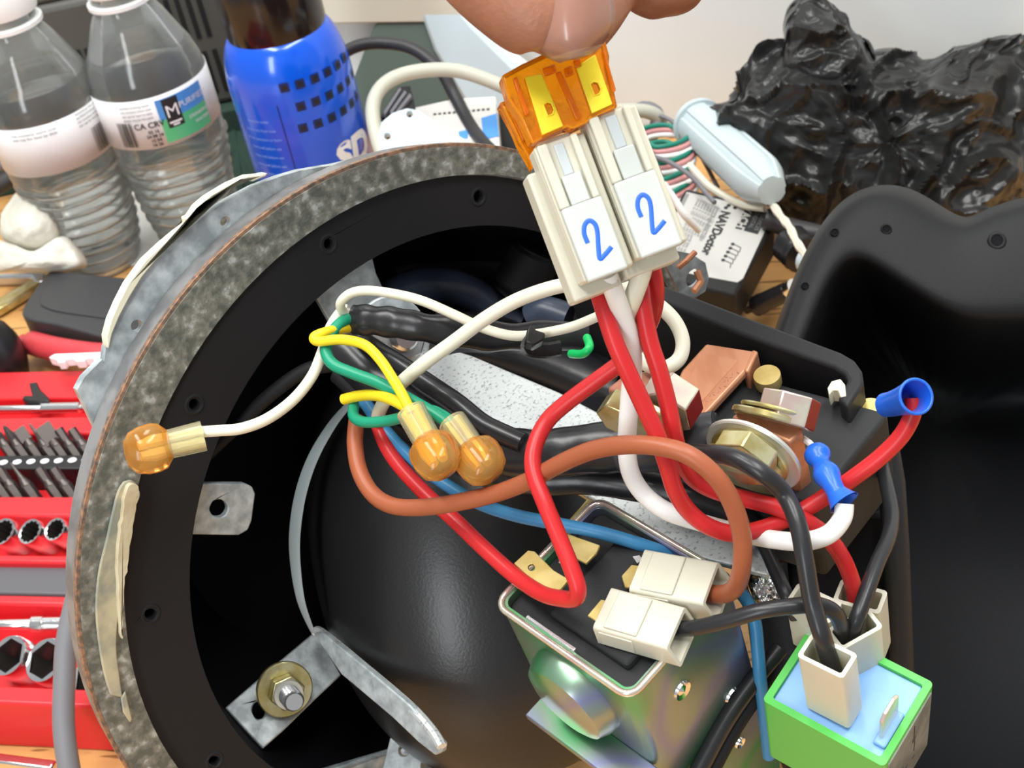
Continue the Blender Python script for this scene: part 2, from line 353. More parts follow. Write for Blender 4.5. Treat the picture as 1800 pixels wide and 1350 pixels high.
# ---------------------------------------------------------------- the setting
WA = Vector((.12, .690, 0)); WD = Vector((1, -.50, 0)).normalized(); WN = Vector((WD.y, -WD.x, 0)).normalized()   # towards the camera
if WN.y > 0: WN = -WN
def wall_pt(px, py, off=0):
    r = RC @ ray(px, py); o = Vector((0, 0, CAMH / 1000)); q = WA + WN * off / 1000
    return o + r * ((q - o).dot(WN) / r.dot(WN))
def vbox(name, a, b, n, th, z0, z1, mat_, kind='structure', bevel=0):
    v = []
    for z in (z0, z1): v += [Vector((a.x, a.y, z)), Vector((b.x, b.y, z)), Vector((b.x, b.y, z)) + n * th, Vector((a.x, a.y, z)) + n * th]
    o = mk(name, v, [(0, 1, 2, 3), (4, 5, 6, 7), (0, 1, 5, 4), (1, 2, 6, 5), (2, 3, 7, 6), (3, 0, 4, 7)], mat_, bevel=bevel); return setp(o, kind=kind)
vbox('wall_back', WA - WD * 1.6, WA + WD * 1.4, -WN, .1, -.75, 1.2, M['wall'])
q = wall_pt(640, 25); vbox('trim_1', WA - WD * 1.5, WA + WD * .0 + WD * (wall_pt(900, 40) - WA).dot(WD), WN, .012, q.z, q.z + .07, M['trunk'], bevel=1)
fl = mk('floor', [(-2, -2, -.78), (2, -2, -.78), (2, 2, -.78), (-2, 2, -.78), (-2, -2, -.75), (2, -2, -.75), (2, 2, -.75), (-2, 2, -.75)], [(0, 1, 2, 3), (4, 5, 6, 7), (0, 1, 5, 4), (1, 2, 6, 5), (2, 3, 7, 6), (3, 0, 4, 7)], mat('grey_floor', (.35, .35, .34), .7)); setp(fl, kind='structure')
# the workbench: beech top on four legs
tb = thing('workbench', (0, .45, -.75), 'beech-veneered workbench carrying the whole clutter of tools and parts', 'table')
zt = lambda p, z: Vector((p.x, p.y, z))
wl = WA - WD * .95 + WN * .001; wr = WA + WD * .65 + WN * .001
bl = Vector((wl.x - .05, -.10, 0)); br = Vector((wr.x, -.10, 0)); v = []
for z in (-.03, 0): v += [zt(bl, z), zt(br, z), zt(wr, z), zt(wl, z)]
mk('tabletop', v, [(0, 1, 2, 3), (4, 5, 6, 7), (0, 1, 5, 4), (1, 2, 6, 5), (2, 3, 7, 6), (3, 0, 4, 7)], M['wood'], tb, bevel=2)
for p in (bl + Vector((.06, .05, 0)), br + Vector((-.06, .05, 0)), wr + Vector((-.06, -.08, 0)), wl + Vector((.06, -.08, 0))):
    G().box(WFr((p.x * 1000, p.y * 1000, 0)), -25, 25, -25, 25, -750, -30).build('leg', M['steel_wall'], tb)

# ---------------------------------------------------------------- water bottles
def bottle(base_px, lab, label_z, water_z, art, seed):
    b = T(*base_px); t = thing('water_bottle', b, lab, 'bottle', 'water bottles'); o = (b.x * 1000, b.y * 1000, 0)
    fr = WFr(o)
    prof = [(15, 0.6), (19, 1.2), (21.5, 4), (23.5, 12), (25.5, 24), (27.5, 38), (29.2, 52), (30.4, 62), (31, 70), (31, 96), (30, 102), (27.5, 110), (23, 119), (18, 127), (14.5, 133), (13.5, 138), (13.5, 147)]
    pp = []; prof = [(r * (.94 if r > 20 else 1), h) for r, h in prof]
    for i in range(len(prof) - 1):
        (r0, h0), (r1, h1) = prof[i], prof[i + 1]; n = max(1, int((h1 - h0) / 1.2))
        for k in range(n):
            u = k / n; r = r0 + (r1 - r0) * u; h = h0 + (h1 - h0) * u
            if 6 < h < 62: r += 1.0 * math.sin(h * 1.02 + seed) * (1 if h > 10 else .4)
            pp.append((r, h))
    pp.append(prof[-1])
    def wob(a, h):
        if h > 100: return 1
        e = noise.noise(Vector((math.cos(a) * 1.6, math.sin(a) * 1.6, h / 22 + seed * 3))); e2 = noise.noise(Vector((math.cos(a) * 4, math.sin(a) * 4, h / 7 + seed)))
        return 1 + (.035 * e + .02 * e2) * (1 if h < 62 else .25) * min(1, h / 8)
    sh = lambda d: [(max(r - d, .1), h) for r, h in pp]
    inner = [(r - .5, h + (.6 if h < 1 else 0)) for r, h in reversed(pp)]
    g = G().lathe(fr, pp + inner + [pp[0]], 72, wob=wob); g.build('shell', M['pet'], t, smooth=80)
    wp = [(r - .3, h + .8) for r, h in pp if h < water_z]; wp.append((wp[-1][0], water_z))
    G().lathe(fr, wp, 72, wob=wob).build('water', M['water'], t, smooth=60)
    g = G().lathe(fr, [(15.5, 142), (15.8, 143), (15.8, 154), (15, 155.5), (0, 155.5)], 48, wob=lambda a, h: 1 + .012 * math.cos(a * 60) * (143 < h < 154)); g.lathe(fr, [(14.2, 135), (16, 135.5), (16, 137.5), (14.2, 138)], 40)
    g.build('bottle_cap', M['cap'], t, smooth=50)
    # wrap-round label with its print
    z0, z1 = label_z; rl = lambda z: 31.35
    n = 72; g = G(); v = []; f = []
    for h in (z0, (z0 + z1) / 2, z1):
        for i in range(n): a = 2 * math.pi * i / n; r = 29.5 * (1 + .004 * math.sin(a * 5 + h)); v.append(fr.pt(r * math.cos(a), r * math.sin(a), h))
    for j in range(2):
        for i in range(n): i2 = (i + 1) % n; f.append((j * n + i, j * n + i2, (j + 1) * n + i2, (j + 1) * n + i))
    g.add(v, f); lb = g.build('bottle_label', M['label'], t, smooth=80); s = lb.modifiers.new('s', 'SOLIDIFY'); s.thickness = .0002
    W0[lb.name] = W0.get(lb.name, Vector()) + W0[t.name] - W0[t.name]
    art(fr, lb, t)
    return t
def band(fr, R, a0, a1, z0, z1, off, n=24):
    v = []; f = []
    for i in range(n + 1):
        a = a0 + (a1 - a0) * i / n
        for z in (z0, z1): v.append(fr.pt((R + off) * math.cos(a), (R + off) * math.sin(a), z))
    for i in range(n): f.append((2 * i, 2 * i + 2, 2 * i + 3, 2 * i + 1))
    return v, f
def small_lines(g, fr, R, a, z, n, wmm, dz, size, k, rnd, off=.3):
    words = ['bottled at the source', 'purified drinking water', 'net contents store cool', 'see cap for best by date', 'please recycle this pack']
    for i in range(n):
        v, f = text_geo(words[(i + rnd) % 5], size); mx = max(abs(p[0]) for p in v); v = [(p[0] * wmm / 2 / mx, p[1]) for p in v]
        wrap(g, fr, R, v, f, a, z - i * dz, k, off)
def barcode(g, fr, R, a0, z0, z1, wmm, k, seed, off=.3):
    rnd = random.Random(seed); x = 0
    while x < wmm:
        b = rnd.choice((.25, .4, .7)); v, f = band(fr, R, a0 + x / R, a0 + (x + b) / R, z0, z1, off, 1); g.add(v, f, k); x += b + rnd.choice((.3, .5))
A0 = math.atan2(-1, .28)   # the side of a bottle that faces the camera
def art1(fr, lb, t):
    g = G(); R = 29.8
    small_lines(g, fr, R, A0 + .72, 94, 4, 17, 2.1, 2.0, 0, 0); small_lines(g, fr, R, A0 - .30, 92, 2, 22, 2.2, 2.0, 0, 2)
    barcode(g, fr, R, A0 + .62, 71, 84, 10, 0, 4)
    g.build('print', M['black_print'], lb)
def art2(fr, lb, t):
    g = G(); R = 29.8
    v, f = band(fr, R, A0 - .10, A0 + .78, 84.5, 95, .0); g.add(v, f, 1)
    v, f = band(fr, R, A0 - .10, A0 + .78, 72.5, 84.5, .0); g.add(v, f, 2)
    v, f = band(fr, R, A0 - .00, A0 + .27, 79.5, 94.5, .15); g.add(v, f, 0)
    v, f = text_geo('M', 9.0, .0); wrap(g, fr, R, v, f, A0 + .135, 87.5, 3, .3)
    v, f = band(fr, R, A0 + .03, A0 + .24, 81.6, 82.6, .3, 4); g.add(v, f, 3)
    v, f = band(fr, R, A0 + .08, A0 + .19, 80.2, 81.2, .3, 4); g.add(v, f, 3)
    v, f = text_geo('PURIFIED', 4.2); wrap(g, fr, R, v, f, A0 + .54, 89, 3, .3)
    v, f = text_geo('DRINKING', 2.6); wrap(g, fr, R, v, f, A0 + .58, 81, 3, .3)
    v, f = text_geo('WATER', 2.6); wrap(g, fr, R, v, f, A0 + .6, 77.5, 3, .3)
    v, f = text_geo('CA CRV', 4.2, .08); wrap(g, fr, R, v, f, A0 - .30, 83.5, 0, .3)
    for i, s_ in enumerate(('05 16', '24 08 24', '15 04', '16 26')): v, f = text_geo(s_, 2.3, .05); wrap(g, fr, R, v, f, A0 - .26, 80 - i * 2.3, 0, .3)
    small_lines(g, fr, R, A0 - .44, 94, 4, 15, 2.2, 1.9, 0, 1); barcode(g, fr, R, A0 - .86, 73, 86, 8, 0, 9)
    g.build('print', None, lb, mats=[M['black_print'], M['lab_blue'], M['lab_green'], M['white_print']])
bottle((186, 460), 'clear plastic water bottle at the far left, plain white label with a barcode', (69, 95), 108, art1, 1)
bottle((360, 422), 'clear plastic water bottle beside the blue can, label with a black M square', (71, 97), 113, art2, 2)

# ---------------------------------------------------------------- blue spray can
b = T(600, 450); can = thing('spray_can', b, 'bright blue spray can with a glossy black cap and rows of dark squares', 'can')
fr = WFr((b.x * 1000, b.y * 1000, 0)); RCN = 29.0
prof = [(24, 0), (RCN - 1.5, .5), (RCN, 2), (RCN, 100)] + [(RCN - 9 * (1 - math.cos(u * math.pi / 2)), 100 + 26 * math.sin(u * math.pi / 2)) for u in [i / 10 for i in range(1, 11)]] + [(19, 127), (0, 127)]
body = G().lathe(fr, prof, 72).build('can_body', M['can_blue'], can, smooth=60)
G().lathe(fr, [(20.0, 123.5), (22.5, 124), (23.2, 127), (23.0, 165), (21, 168), (0, 168)], 64).build('cap', M['can_cap'], can, smooth=50)
g = G(); v, f = band(fr, RCN, A0 - .50, A0 - .48, 4, 100, .05); g.add(v, f, 0)
for r_ in range(3):
    for c_ in range(6):
        a = A0 - .30 + .17 * (r_ >= 1) - .06 * (r_ == 2) + c_ * .25; z = 108 - r_ * 10.5
        v, f = band(fr, RCN, a - .075, a + .075, z - 2.2, z + 2.2, .1, 3); g.add(v, f, 0)
        v, f = band(fr, RCN, a - .035, a + .045, z - 1.2, z + .9, .18, 2); g.add(v, f, 2)
for i in range(13):
    v, f = text_geo(random.choice(('shake well before use', 'keep away from heat', 'contents under', 'do not puncture or burn')), 2.0); wrap(g, fr, RCN, v, f, A0 - .92, 92 - i * 4.6 - (6 if i > 7 else 0), 3, .15)
v, f = text_geo('SD', 19, 1.0); wrap(g, fr, RCN, [(x * 1.0 + y * .15, y) for x, y in v], f, A0 + .60, 65, 1, .2)
g.build('print', None, body, mats=[M['can_navy'], M['can_white'], M['device'], M['can_pale']])

# ---------------------------------------------------------------- things behind the bottles
def upslab(name, pts, ref, d, N, th, m, label, cat, bevel=2, parent=None, group=None):
    o = slab(name, pts, ref, d, N, th, m, parent, bevel=bevel)
    if label: setp(o, label, cat, group)
    return o
# dark charger with slotted vents: a box standing on the table
ch = thing('battery_charger', T(250, 250), 'dark grey slotted battery charger behind the two water bottles', 'charger')
c0 = T(20, 262, 25) * 1000; cf = WFr(tuple(c0), 0)
g = G(); pr = rrect(-30, 0, 150, 26, 6)
g.prism(cf, pr, 0, 78); body = g.build('charger_body', M['charger'], ch, bevel=4, segs=3)
g = G().prism(cf, rrect(-20, 3, 140, 23, 4), 78, 83); g.build('top_panel', M['charger'], ch, bevel=2)
for i in range(10): G().box(cf, 14 + i * 5.2, 17 + i * 5.2, -.8, 1.5, 14, 50).build('vent_slot', M['slot'], body)
for r_ in range(2):
    for i in range(6): G().box(cf, 100 + i * 6, 102.6 + i * 6, -.8, 1.5, 8 + r_ * 34, 34 + r_ * 34).build('vent_slot', M['slot'], body)
for i in range(8): G().box(cf, 80 + i * 6, 82.6 + i * 6, 18, 46, 61.5, 62.6).build('vent_slot', M['slot'], body)
gb = thing('green_box', T(200, 240), 'dark green flat box that the slotted charger stands on', 'box')
G().prism(WFr((c0.x, c0.y, 0)), rrect(-35, -8, 160, 26, 4), 0, 25).build('box_body', M['green_cloth'], gb, bevel=1.5)
ps = [T(x, y, .2) for x, y in ((150, 486), (262, 462), (330, 440), (470, 420), (440, 310), (250, 300), (120, 330), (110, 400))]
o = mk('paper_sheet', ps + [p + Vector((0, 0, .0006)) for p in ps], [tuple(range(8)), tuple(range(8, 16))] + [(i, (i + 1) % 8, (i + 1) % 8 + 8, i + 8) for i in range(8)], M['paper']); setp(o, 'creased white paper sheet lying under the two water bottles', 'paper')
# dark green cloth lying between bottle and can
gp = [(330, 190), (400, 178), (470, 210), (560, 330), (470, 420), (400, 330), (345, 300)]
v = [T(x, y, 7 + 3 * math.sin(i * 2)) for i, (x, y) in enumerate(path2(gp, 4, True))]
n = len(v); cc = sum(v, Vector()) / n; v2 = [Vector((p.x, p.y, .0005)) for p in v]
o = mk('folded_cloth', v + v2 + [cc + Vector((0, 0, .006))], [(i, (i + 1) % n, (i + 1) % n + n, i + n) for i in range(n)] + [(i, (i + 1) % n, 2 * n) for i in range(n)], M['green_cloth']); setp(o, 'dark green folded cloth between the labelled bottle and the blue can', 'cloth')
# grey-green and white moulded case behind the can
cs = thing('moulded_case', T(700, 180), 'grey-green case with a pale blue-white lid leaning behind the blue can', 'case')
NW = Vector((RC.transposed() @ (WN + Vector((0, 0, .35))))).normalized()
slab('case_body', [(600, 190), (646, 68), (700, -40), (735, -40), (745, 30), (775, 110), (800, 175), (640, 240)], (700, 120), 790, NW, 10, M['green_case'], cs, bevel=2)
slab('lid', [(712, -60), (775, -30), (830, 40), (900, 110), (970, 175), (900, 210), (820, 190), (760, 90), (735, 20)], (800, 80), 770, NW, 8, M['white_plate'], cs, bevel=3)
slab('lid_lip', [(762, -60), (800, -40), (905, 95), (1000, 170), (980, 182), (900, 112), (830, 46)], (830, 40), 765, NW, 4, M['cap'], cs, bevel=1)
# cables behind
def cable(name, pts, r, m, label, group=None, n=14, per=8, cat='cable'):
    o = G().sweep(wpath(pts, per), r, n).build(name, m, smooth=60); return setp(o, label, cat, group)
cable('cable', [(560, 120, 700), (625, 82, 700), (680, 76, 700), (730, 88, 695), (775, 125, 690), (800, 170, 690), (830, 225, 680), (870, 270, 660), (950, 330, 640)], 3.1, M['cable_black'], 'thick black cable arching from behind the blue can to the ring')
cable('cable', [(700, 320, 640), (670, 265, 645), (655, 195, 650), (672, 152, 655), (720, 128, 660), (800, 124, 665), (880, 150, 665), (960, 190, 665), (1060, 195, 670), (1130, 195, 675), (1160, 210, 680), (1150, 232, 685), (1110, 240, 690)], 3.4, M['cable_cream'], 'thick cream cable curling round behind the amber fuses')
cable('cable', [(1090, 215, 690), (1125, 192, 690), (1150, 196, 685), (1156, 215, 680), (1142, 240, 680), (1100, 262, 685)], 3.6, M['cable_grey'], 'dark grey cable loop peeping out beside the milky connectors')
# white plate with two holes, standing on the table behind the ring
NP_ = (-.10, .55, .83)
pl = setp(slab('bracket_plate', [(668, 268), (664, 240), (670, 215), (690, 198), (715, 190), (738, 194), (760, 210), (800, 235), (850, 262), (900, 300), (900, 360), (700, 380), (672, 300)], (740, 260), 600, NP_, 3, M['white_plate'], holes=[[(720 + 6 * math.cos(a / 2), 200 + 6 * math.sin(a / 2)) for a in range(12)], [(681 + 6 * math.cos(a / 2), 239 + 6 * math.sin(a / 2)) for a in range(12)]], bevel=.6), 'pale blue-white triangular plate with two round holes above the ring', 'plate')
# corrugated vent block, paper packet and dark box behind
vb = thing('ribbed_block', T(700, 230), 'small dark ribbed block framed by the cream cable loop', 'block')
slab('block_body', [(668, 205), (700, 152), (722, 150), (730, 190), (700, 215)], (700, 190), 690, NP_, 10, M['black'], vb, bevel=.5)
for i in range(3): slab('rib', [(674 + i * 11, 196 - i * 1), (676 + i * 11, 202 - i * 1), (706 + i * 9, 156 + i * 6), (702 + i * 9, 153 + i * 5)], (700, 190), 687, NP_, 3, M['cable_grey'], vb, bevel=.3)
pk = thing('paper_packet', T(830, 230), 'crumpled printed paper packet with a sky blue patch behind the black cable', 'packet')
pf = plane_fr((800, 230), 680, NP_)
pb = G().prism(pf, pxpoly(pf, [(720, 190), (800, 172), (872, 168), (880, 262), (800, 300), (740, 300)]), -14, 0).build('packet_body', M['paper'], pk, bevel=1)
g = G().prism(pf, pxpoly(pf, [(846, 208), (873, 200), (877, 240), (850, 246)]), 0, .3).prism(pf, pxpoly(pf, [(806, 232), (824, 228), (822, 244), (808, 244)]), 0, .3); g.build('print', M['lab_blue'], pb)
g = G()
for i in range(12): x = 762 + i * 8.5; y = 200 - i * .8; g.prism(pf, pxpoly(pf, [(x, y), (x + 5, y - .6), (x + 5, y + 2.2), (x, y + 3)]), .0, .3)
g.build('dotted_line', M['black_print'], pb)
dk = setp(slab('dark_box', [(876, 196), (920, 196), (960, 330), (880, 300)], (900, 240), 690, NP_, 30, M['device'], bevel=1), 'dark box edge showing just left of the milky connectors', 'box')
# coil of pink, white and teal wires
import itertools
for k, (m, nm) in enumerate((('teal', 'teal'), ('pink', 'pink'), ('w_white', 'white'))):
    pts = []
    for i in range(60):
        a = i * .42 + k * .12; lay = i / 60
        x = 1168 + 42 * math.cos(a) + 10 * k * .4 + 6 * math.sin(i * 1.3); y = 225 + 115 * lay + 26 * math.sin(a) + k * 9
        pts.append((x, y, 655 - 14 * math.sin(a) - 18 * lay))
    setp(G().sweep(wpath(pts, 4), 1.25, 8).build('wire_coil', M[m], smooth=60), nm + ' wire wound round in the bundled coil beside the cartridge tube', 'wire', 'bundled thin wires')
cable('wire', [(1120, 200, 680), (1165, 205, 675), (1195, 225, 670), (1225, 262, 665), (1262, 330, 655)], 1.0, M['cable_grey'], 'thin grey-brown lead running along the bundled coil', cat='wire')
cable('wire', [(1128, 272, 640), (1170, 282, 630), (1215, 310, 620), (1240, 338, 612), (1256, 356, 606)], 1.1, M['cable_grey'], 'thin grey lead crossing the coil and ending on the device box', cat='wire')
cable('wire', [(1165, 322, 560), (1185, 350, 560), (1205, 380, 560), (1229, 405, 565)], 1.5, M['w_white'], 'short white wire end pointing at the device box label', cat='wire')
# cartridge tube
ct = thing('cartridge_tube', T(1290, 330), 'pale blue-grey ribbed cartridge tube leaning against the black bag', 'cartridge')
p0 = P(1230, 220, 660); p1 = P(1358, 336, 590)
ax = (RC.transposed() @ (p1 - p0)).normalized(); xh = Vector((1, 0, 0)); xh = (xh - ax * xh.dot(ax)).normalized()
tf = Fr((RC.transposed() @ (p0 * 1000 - Vector((0, 0, CAMH)))), xh, ax.cross(xh), ax); L = (p1 - p0).length * 1000
wob = lambda a, h: 1 - .07 * (abs(math.cos(a * 2.5)) > .93)
G().lathe(tf, [(9.5, -2), (9.5, 0), (11.0, .5), (11.0, L * .4), (11.0, L * .80), (10.2, L * .86), (7.4, L * .95), (6.4, L * .99), (0, L)], 90, wob=wob).build('tube_barrel', M['tube'], ct, smooth=25)
g = G().lathe(tf, [(10.2, -2), (12.4, -2), (12.4, 1), (10.2, 1), (10.2, -2)], 40); g.build('collar', M['tube'], ct)
tp = [P(*p) for p in crom([(1354, 354, 600), (1372, 380, 585), (1388, 400, 575), (1400, 425, 565), (1418, 452, 560)], 6)]
G().sweep(tp, [1.7 - .25 * math.sin(i * 1.2) for i in range(len(tp))], 6).build('nozzle', M['beige'], ct)
setp(G().sweep(wpath([(1212, 290, 640), (1250, 330, 625), (1300, 358, 610), (1345, 366, 600)]), 1.7, 8).build('thin_rod', M['beige']), 'thin beige rod lying along the underside of the cartridge tube', 'rod')
# labelled device box
NB = (-.12, .60, .79)
dv = thing('device_box', T(1270, 450), 'black electronics box with a silver NAVDoctor label tilted on the bench', 'device')
dvf = plane_fr((1270, 430), 600, NB, xhint=(.30, -.95, .1))
body = G().prism(dvf, pxpoly(dvf, [(1205, 330), (1360, 366), (1362, 392), (1300, 505), (1292, 520), (1130, 480), (1140, 440)]), -22, 0).build('box_body', M['device'], dv, bevel=1.5)
lb = G().prism(dvf, pxpoly(dvf, [(1207, 338), (1350, 371), (1356, 382), (1306, 490), (1296, 497), (1150, 470), (1146, 462)]), 0, .25).build('device_label', M['device_label'], dv)
g = G()
def tpx(body_, x, y, size, ang, k=0, bold=0, sx=1): u_ = loc2(dvf, x, y); text_on(g, dvf, body_, u_[0], u_[1], size, ang, .4, k, sx, bold)
d0 = loc2(dvf, 1281, 372); d1 = loc2(dvf, 1243, 452); AN = math.degrees(math.atan2(d1[1] - d0[1], d1[0] - d0[0]))
tpx('NAVDoctor', 1258, 410, 5.6, AN, 0, .25, .92)
g.prism(dvf, pxpoly(dvf, [(1312, 364), (1351, 376), (1332, 413), (1292, 402)]), .25, .3, k=0)
v_ = g; tpx('YACHT', 1306, 388, 5.2, AN, 1, .2, .85); tpx('DIGITAL', 1325, 388, 2.6, AN, 2); tpx('DEVICES', 1335, 392, 2.6, AN, 2)
g.prism(dvf, pxpoly(dvf, [(1206, 341), (1212, 342), (1200, 366), (1194, 365)]), .25, .35, k=2)
for i in range(8): tpx(('network interface module', 'supply 12 volt dc input', 'see manual for wiring', 'diagnostic tool'), ) if 0 else tpx('power in 12V data bus out', 1215 + i * 5.0, 372 + i * 2.2 + 6, 2.0, AN, 2, 0, .9)
for i in range(5): tpx('serial data wiring', 1188 + i * 5, 425 + i * 2, 1.9, AN, 2)
tpx('Diagnostic Tool', 1243, 400, 2.6, AN, 2)
for i in range(5):
    x = 1288 - i * 4.2; y = 430 + i * 7.0
    g.prism(dvf, [(a + loc2(dvf, x, y)[0], b_ + loc2(dvf, x, y)[1]) for a, b_ in circ(0, 0, .85, 10)], .25, .4)
    a = loc2(dvf, x + 3, y + 1); b_ = loc2(dvf, x + 14, y + 6); e = loc2(dvf, x + 12, y + 14)
    for s_, t_ in ((a, b_), (b_, e)):
        dx, dy = t_[0] - s_[0], t_[1] - s_[1]; l_ = math.hypot(dx, dy); nx, ny = -dy / l_ * .18, dx / l_ * .18
        g.prism(dvf, [(s_[0] + nx, s_[1] + ny), (t_[0] + nx, t_[1] + ny), (t_[0] - nx, t_[1] - ny), (s_[0] - nx, s_[1] - ny)], .25, .4)
for x, y in ((1281, 362), (1292, 366), (1276, 366)): c_ = loc2(dvf, x, y); g.prism(dvf, circ(c_[0], c_[1], .9, 10), .25, .4)
g.build('print', None, lb, mats=[M['black_print'], M['device_label'], M['grey_print']])
# handles of tools lying on the wood near the cover
tl = thing('hand_tool', T(1360, 530), 'black tool handle with a bright collar lying beside the device box', 'tool')
G().sweep(wpath([(1312, 545, 610), (1330, 538, 605), (1350, 528, 600), (1385, 512, 592)]), [1.8] * 8 + [4.6] * 6 + [4.3] * 6 + [4.2] * 5, 14).build('grip', M['black'], tl, smooth=50)
G().sweep(wpath([(1383, 512, 592), (1396, 504, 588)]), 3.6, 14).build('collar', M['chrome'], tl, smooth=50)
t2 = thing('screw_cap', T(1400, 440), 'black ribbed cap on a pale nozzle lying under the tapering beige tip', 'cap')
G().sweep(wpath([(1378, 418, 595), (1398, 436, 590), (1412, 450, 585)]), [4.5] * 4 + [8.5] * 9 + [8.0] * 4, 16).build('cap_body', M['black'], t2, smooth=40)
G().sweep(wpath([(1410, 458, 582), (1430, 462, 578)]), 4.5, 14).build('nozzle', M['tube'], t2)
cable('cable', [(1345, 385, 600), (1380, 398, 598), (1430, 410, 592), (1480, 420, 590)], 4.2, M['cable_black'], 'black cable stub running from the device box under the bag')

# ---------------------------------------------------------------- crumpled bin bag
def pillow(name, out, c, d, bulge, m, disp, rings=26, n=150, back=.6, parent=None, amp=1, per=10):
    o2 = path2(out, per, True); L_ = len(o2); o2 = [o2[int(i * L_ / n) % L_] for i in range(n)]
    v = []; f = []
    for side in (1, -1):
        for j in range(rings + 1):
            s = j / rings; w_ = math.sin(s * math.pi / 2) ** .85; h = math.cos(s * math.pi / 2) ** .8
            for i in range(n):
                x = c[0] + (o2[i][0] - c[0]) * w_; y = c[1] + (o2[i][1] - c[1]) * w_
                dd = d - side * bulge * h * (1 if side > 0 else back)
                q = Vector((x, y, side * h * 120)); k = disp(q) * amp
                v.append(P(x, y, dd) + (RC @ Vector(((o2[i][0] - c[0]) / 900 * s, -(o2[i][1] - c[1]) / 900 * s, side * (.2 + h)))).normalized() * k / 1000)
    R_ = rings + 1
    v = [Vector((p.x, p.y, max(p.z, .0012))) for p in v] if d > 500 else v
    for b0 in (0, R_ * n):
        for j in range(rings):
            for i in range(n): i2 = (i + 1) % n; f.append((b0 + j * n + i, b0 + j * n + i2, b0 + (j + 1) * n + i2, b0 + (j + 1) * n + i))
        
    for i in range(n): i2 = (i + 1) % n; f.append((rings * n + i, rings * n + i2, R_ * n + rings * n + i2, R_ * n + rings * n + i))
    return mk(name, v, f, m, parent, smooth=60)
def crumple(q):
    def rg(s, o_): x_ = q / s + Vector(o_); x_ = x_ + Vector((noise.noise(x_ * .8), noise.noise(x_ * .8 + Vector((4, 0, 3))), 0)) * .7; return 1 - min(1, abs(noise.noise(x_)) * 2.6)
    return -7 + 10 * rg(120, (0, 0, 0)) ** 1.6 + 4 * rg(55, (7, 2, 1)) ** 1.5 + 1.0 * rg(22, (1, 9, 4)) + 7 * noise.noise(q / 160)
    p = q / 120; p = p + Vector((noise.noise(p * 1.1), noise.noise(p * 1.1 + Vector((9, 0, 0))), 0)) * .9
    vd = noise.voronoi(p)[0]; a = (vd[1] - vd[0])
    p2 = q / 38 + Vector((5, 3, 1)) + Vector((noise.noise(q / 30), noise.noise(q / 30 + Vector((4, 4, 4))), 0)) * .8; v2 = noise.voronoi(p2)[0]
    r1 = max(0, 1 - a * 2.2) ** 1.5; r2 = max(0, 1 - (v2[1] - v2[0]) * 2.0) ** 1.5
    return -4 + 8 * r1 + 2.6 * r2 + 9 * noise.noise(q / 130 + Vector((3, 1, 7))) + .5 * noise.noise(q / 12)
bagt = thing('bin_bag', P(1560, 300, 660), 'crumpled glossy black bin bag against the white wall', 'bag')
pillow('bag_body', [(1246, 196), (1290, 172), (1308, 112), (1338, 78), (1400, 80), (1470, 95), (1540, 82), (1600, 92), (1640, 106), (1700, 76), (1770, 66), (1830, 80), (1860, 160), (1850, 255), (1820, 330), (1760, 380), (1670, 420), (1560, 450), (1420, 440), (1375, 405), (1330, 330), (1280, 262)], (1560, 250), 655, 48, M['bag'], crumple, rings=60, n=300, parent=bagt)
pillow('bag_neck', [(1376, 80), (1380, 30), (1392, 4), (1420, -14), (1450, 2), (1480, 25), (1500, 55), (1530, 80), (1540, 130), (1490, 175), (1410, 165), (1370, 125)], (1448, 85), 636, 24, M['bag'], lambda q: crumple(q) * .7, rings=36, n=200, parent=bagt)
# ---------------------------------------------------------------- left edge: glove, hoses, spanner, case, ball handle
def soft(q): return 3 * noise.noise(q / 45) + 1.2 * noise.noise(q / 14)
gl = thing('work_glove', T(60, 420), 'grey-white knitted work glove bunched under the bottle with the barcode', 'glove')
pillow('cuff', [(8, 365), (50, 330), (95, 350), (110, 420), (60, 445), (10, 425), (0, 400)], (55, 392), 735, 26, M['glove'], soft, rings=18, n=80, parent=gl)
pillow('palm', [(-30, 420), (20, 428), (60, 440), (110, 415), (140, 440), (150, 470), (90, 480), (20, 478), (-30, 478)], (60, 455), 725, 20, M['glove'], soft, rings=18, n=80, parent=gl)
cable('hose', [(-40, 345, 790), (20, 312, 790), (60, 280, 790), (110, 240, 790)], 5, M['cable_black'], 'black hose lying behind the glove, nearer one', 'hoses left of the bottles', cat='hose')
cable('hose', [(-40, 300, 810), (10, 285, 810), (50, 262, 812), (100, 215, 815)], 4, M['cable_grey'], 'dark grey hose lying behind the glove, farther one', 'hoses left of the bottles', cat='hose')
sp = thing('spanner', T(30, 510), 'worn steel spanner lying on the wood in front of the glove', 'spanner')
sf = plane_fr((40, 505), 745, UPC); sf = WFr(tuple(T(40, 505, 6) * 1000))
G().prism(sf, pxpoly(sf, [(-40, 535), (0, 522), (60, 487), (72, 497), (0, 541), (-40, 560)]), -5, 0).build('shank', M['gold_zinc'], sp, bevel=1.2)
G().prism(sf, pxpoly(sf, [(-40, 484), (55, 480), (66, 476), (82, 482), (80, 494), (62, 497), (54, 488), (-40, 490)]), -5, 1).build('jaw', M['steel'], sp, bevel=1.2)
bc = thing('hard_case', T(110, 540), 'charcoal rounded hard case lying between the bottles and the red tool set', 'case')
bf = WFr(tuple(T(120, 540, 22) * 1000))
out = path2([(40, 540), (78, 486), (98, 476), (180, 484), (250, 497), (256, 560), (240, 600), (190, 594), (100, 570), (48, 560)], 3, True)
G().prism(bf, pxpoly(bf, out), -21, 0).build('case_body', M['case_black'], bc, bevel=3.5, segs=4)
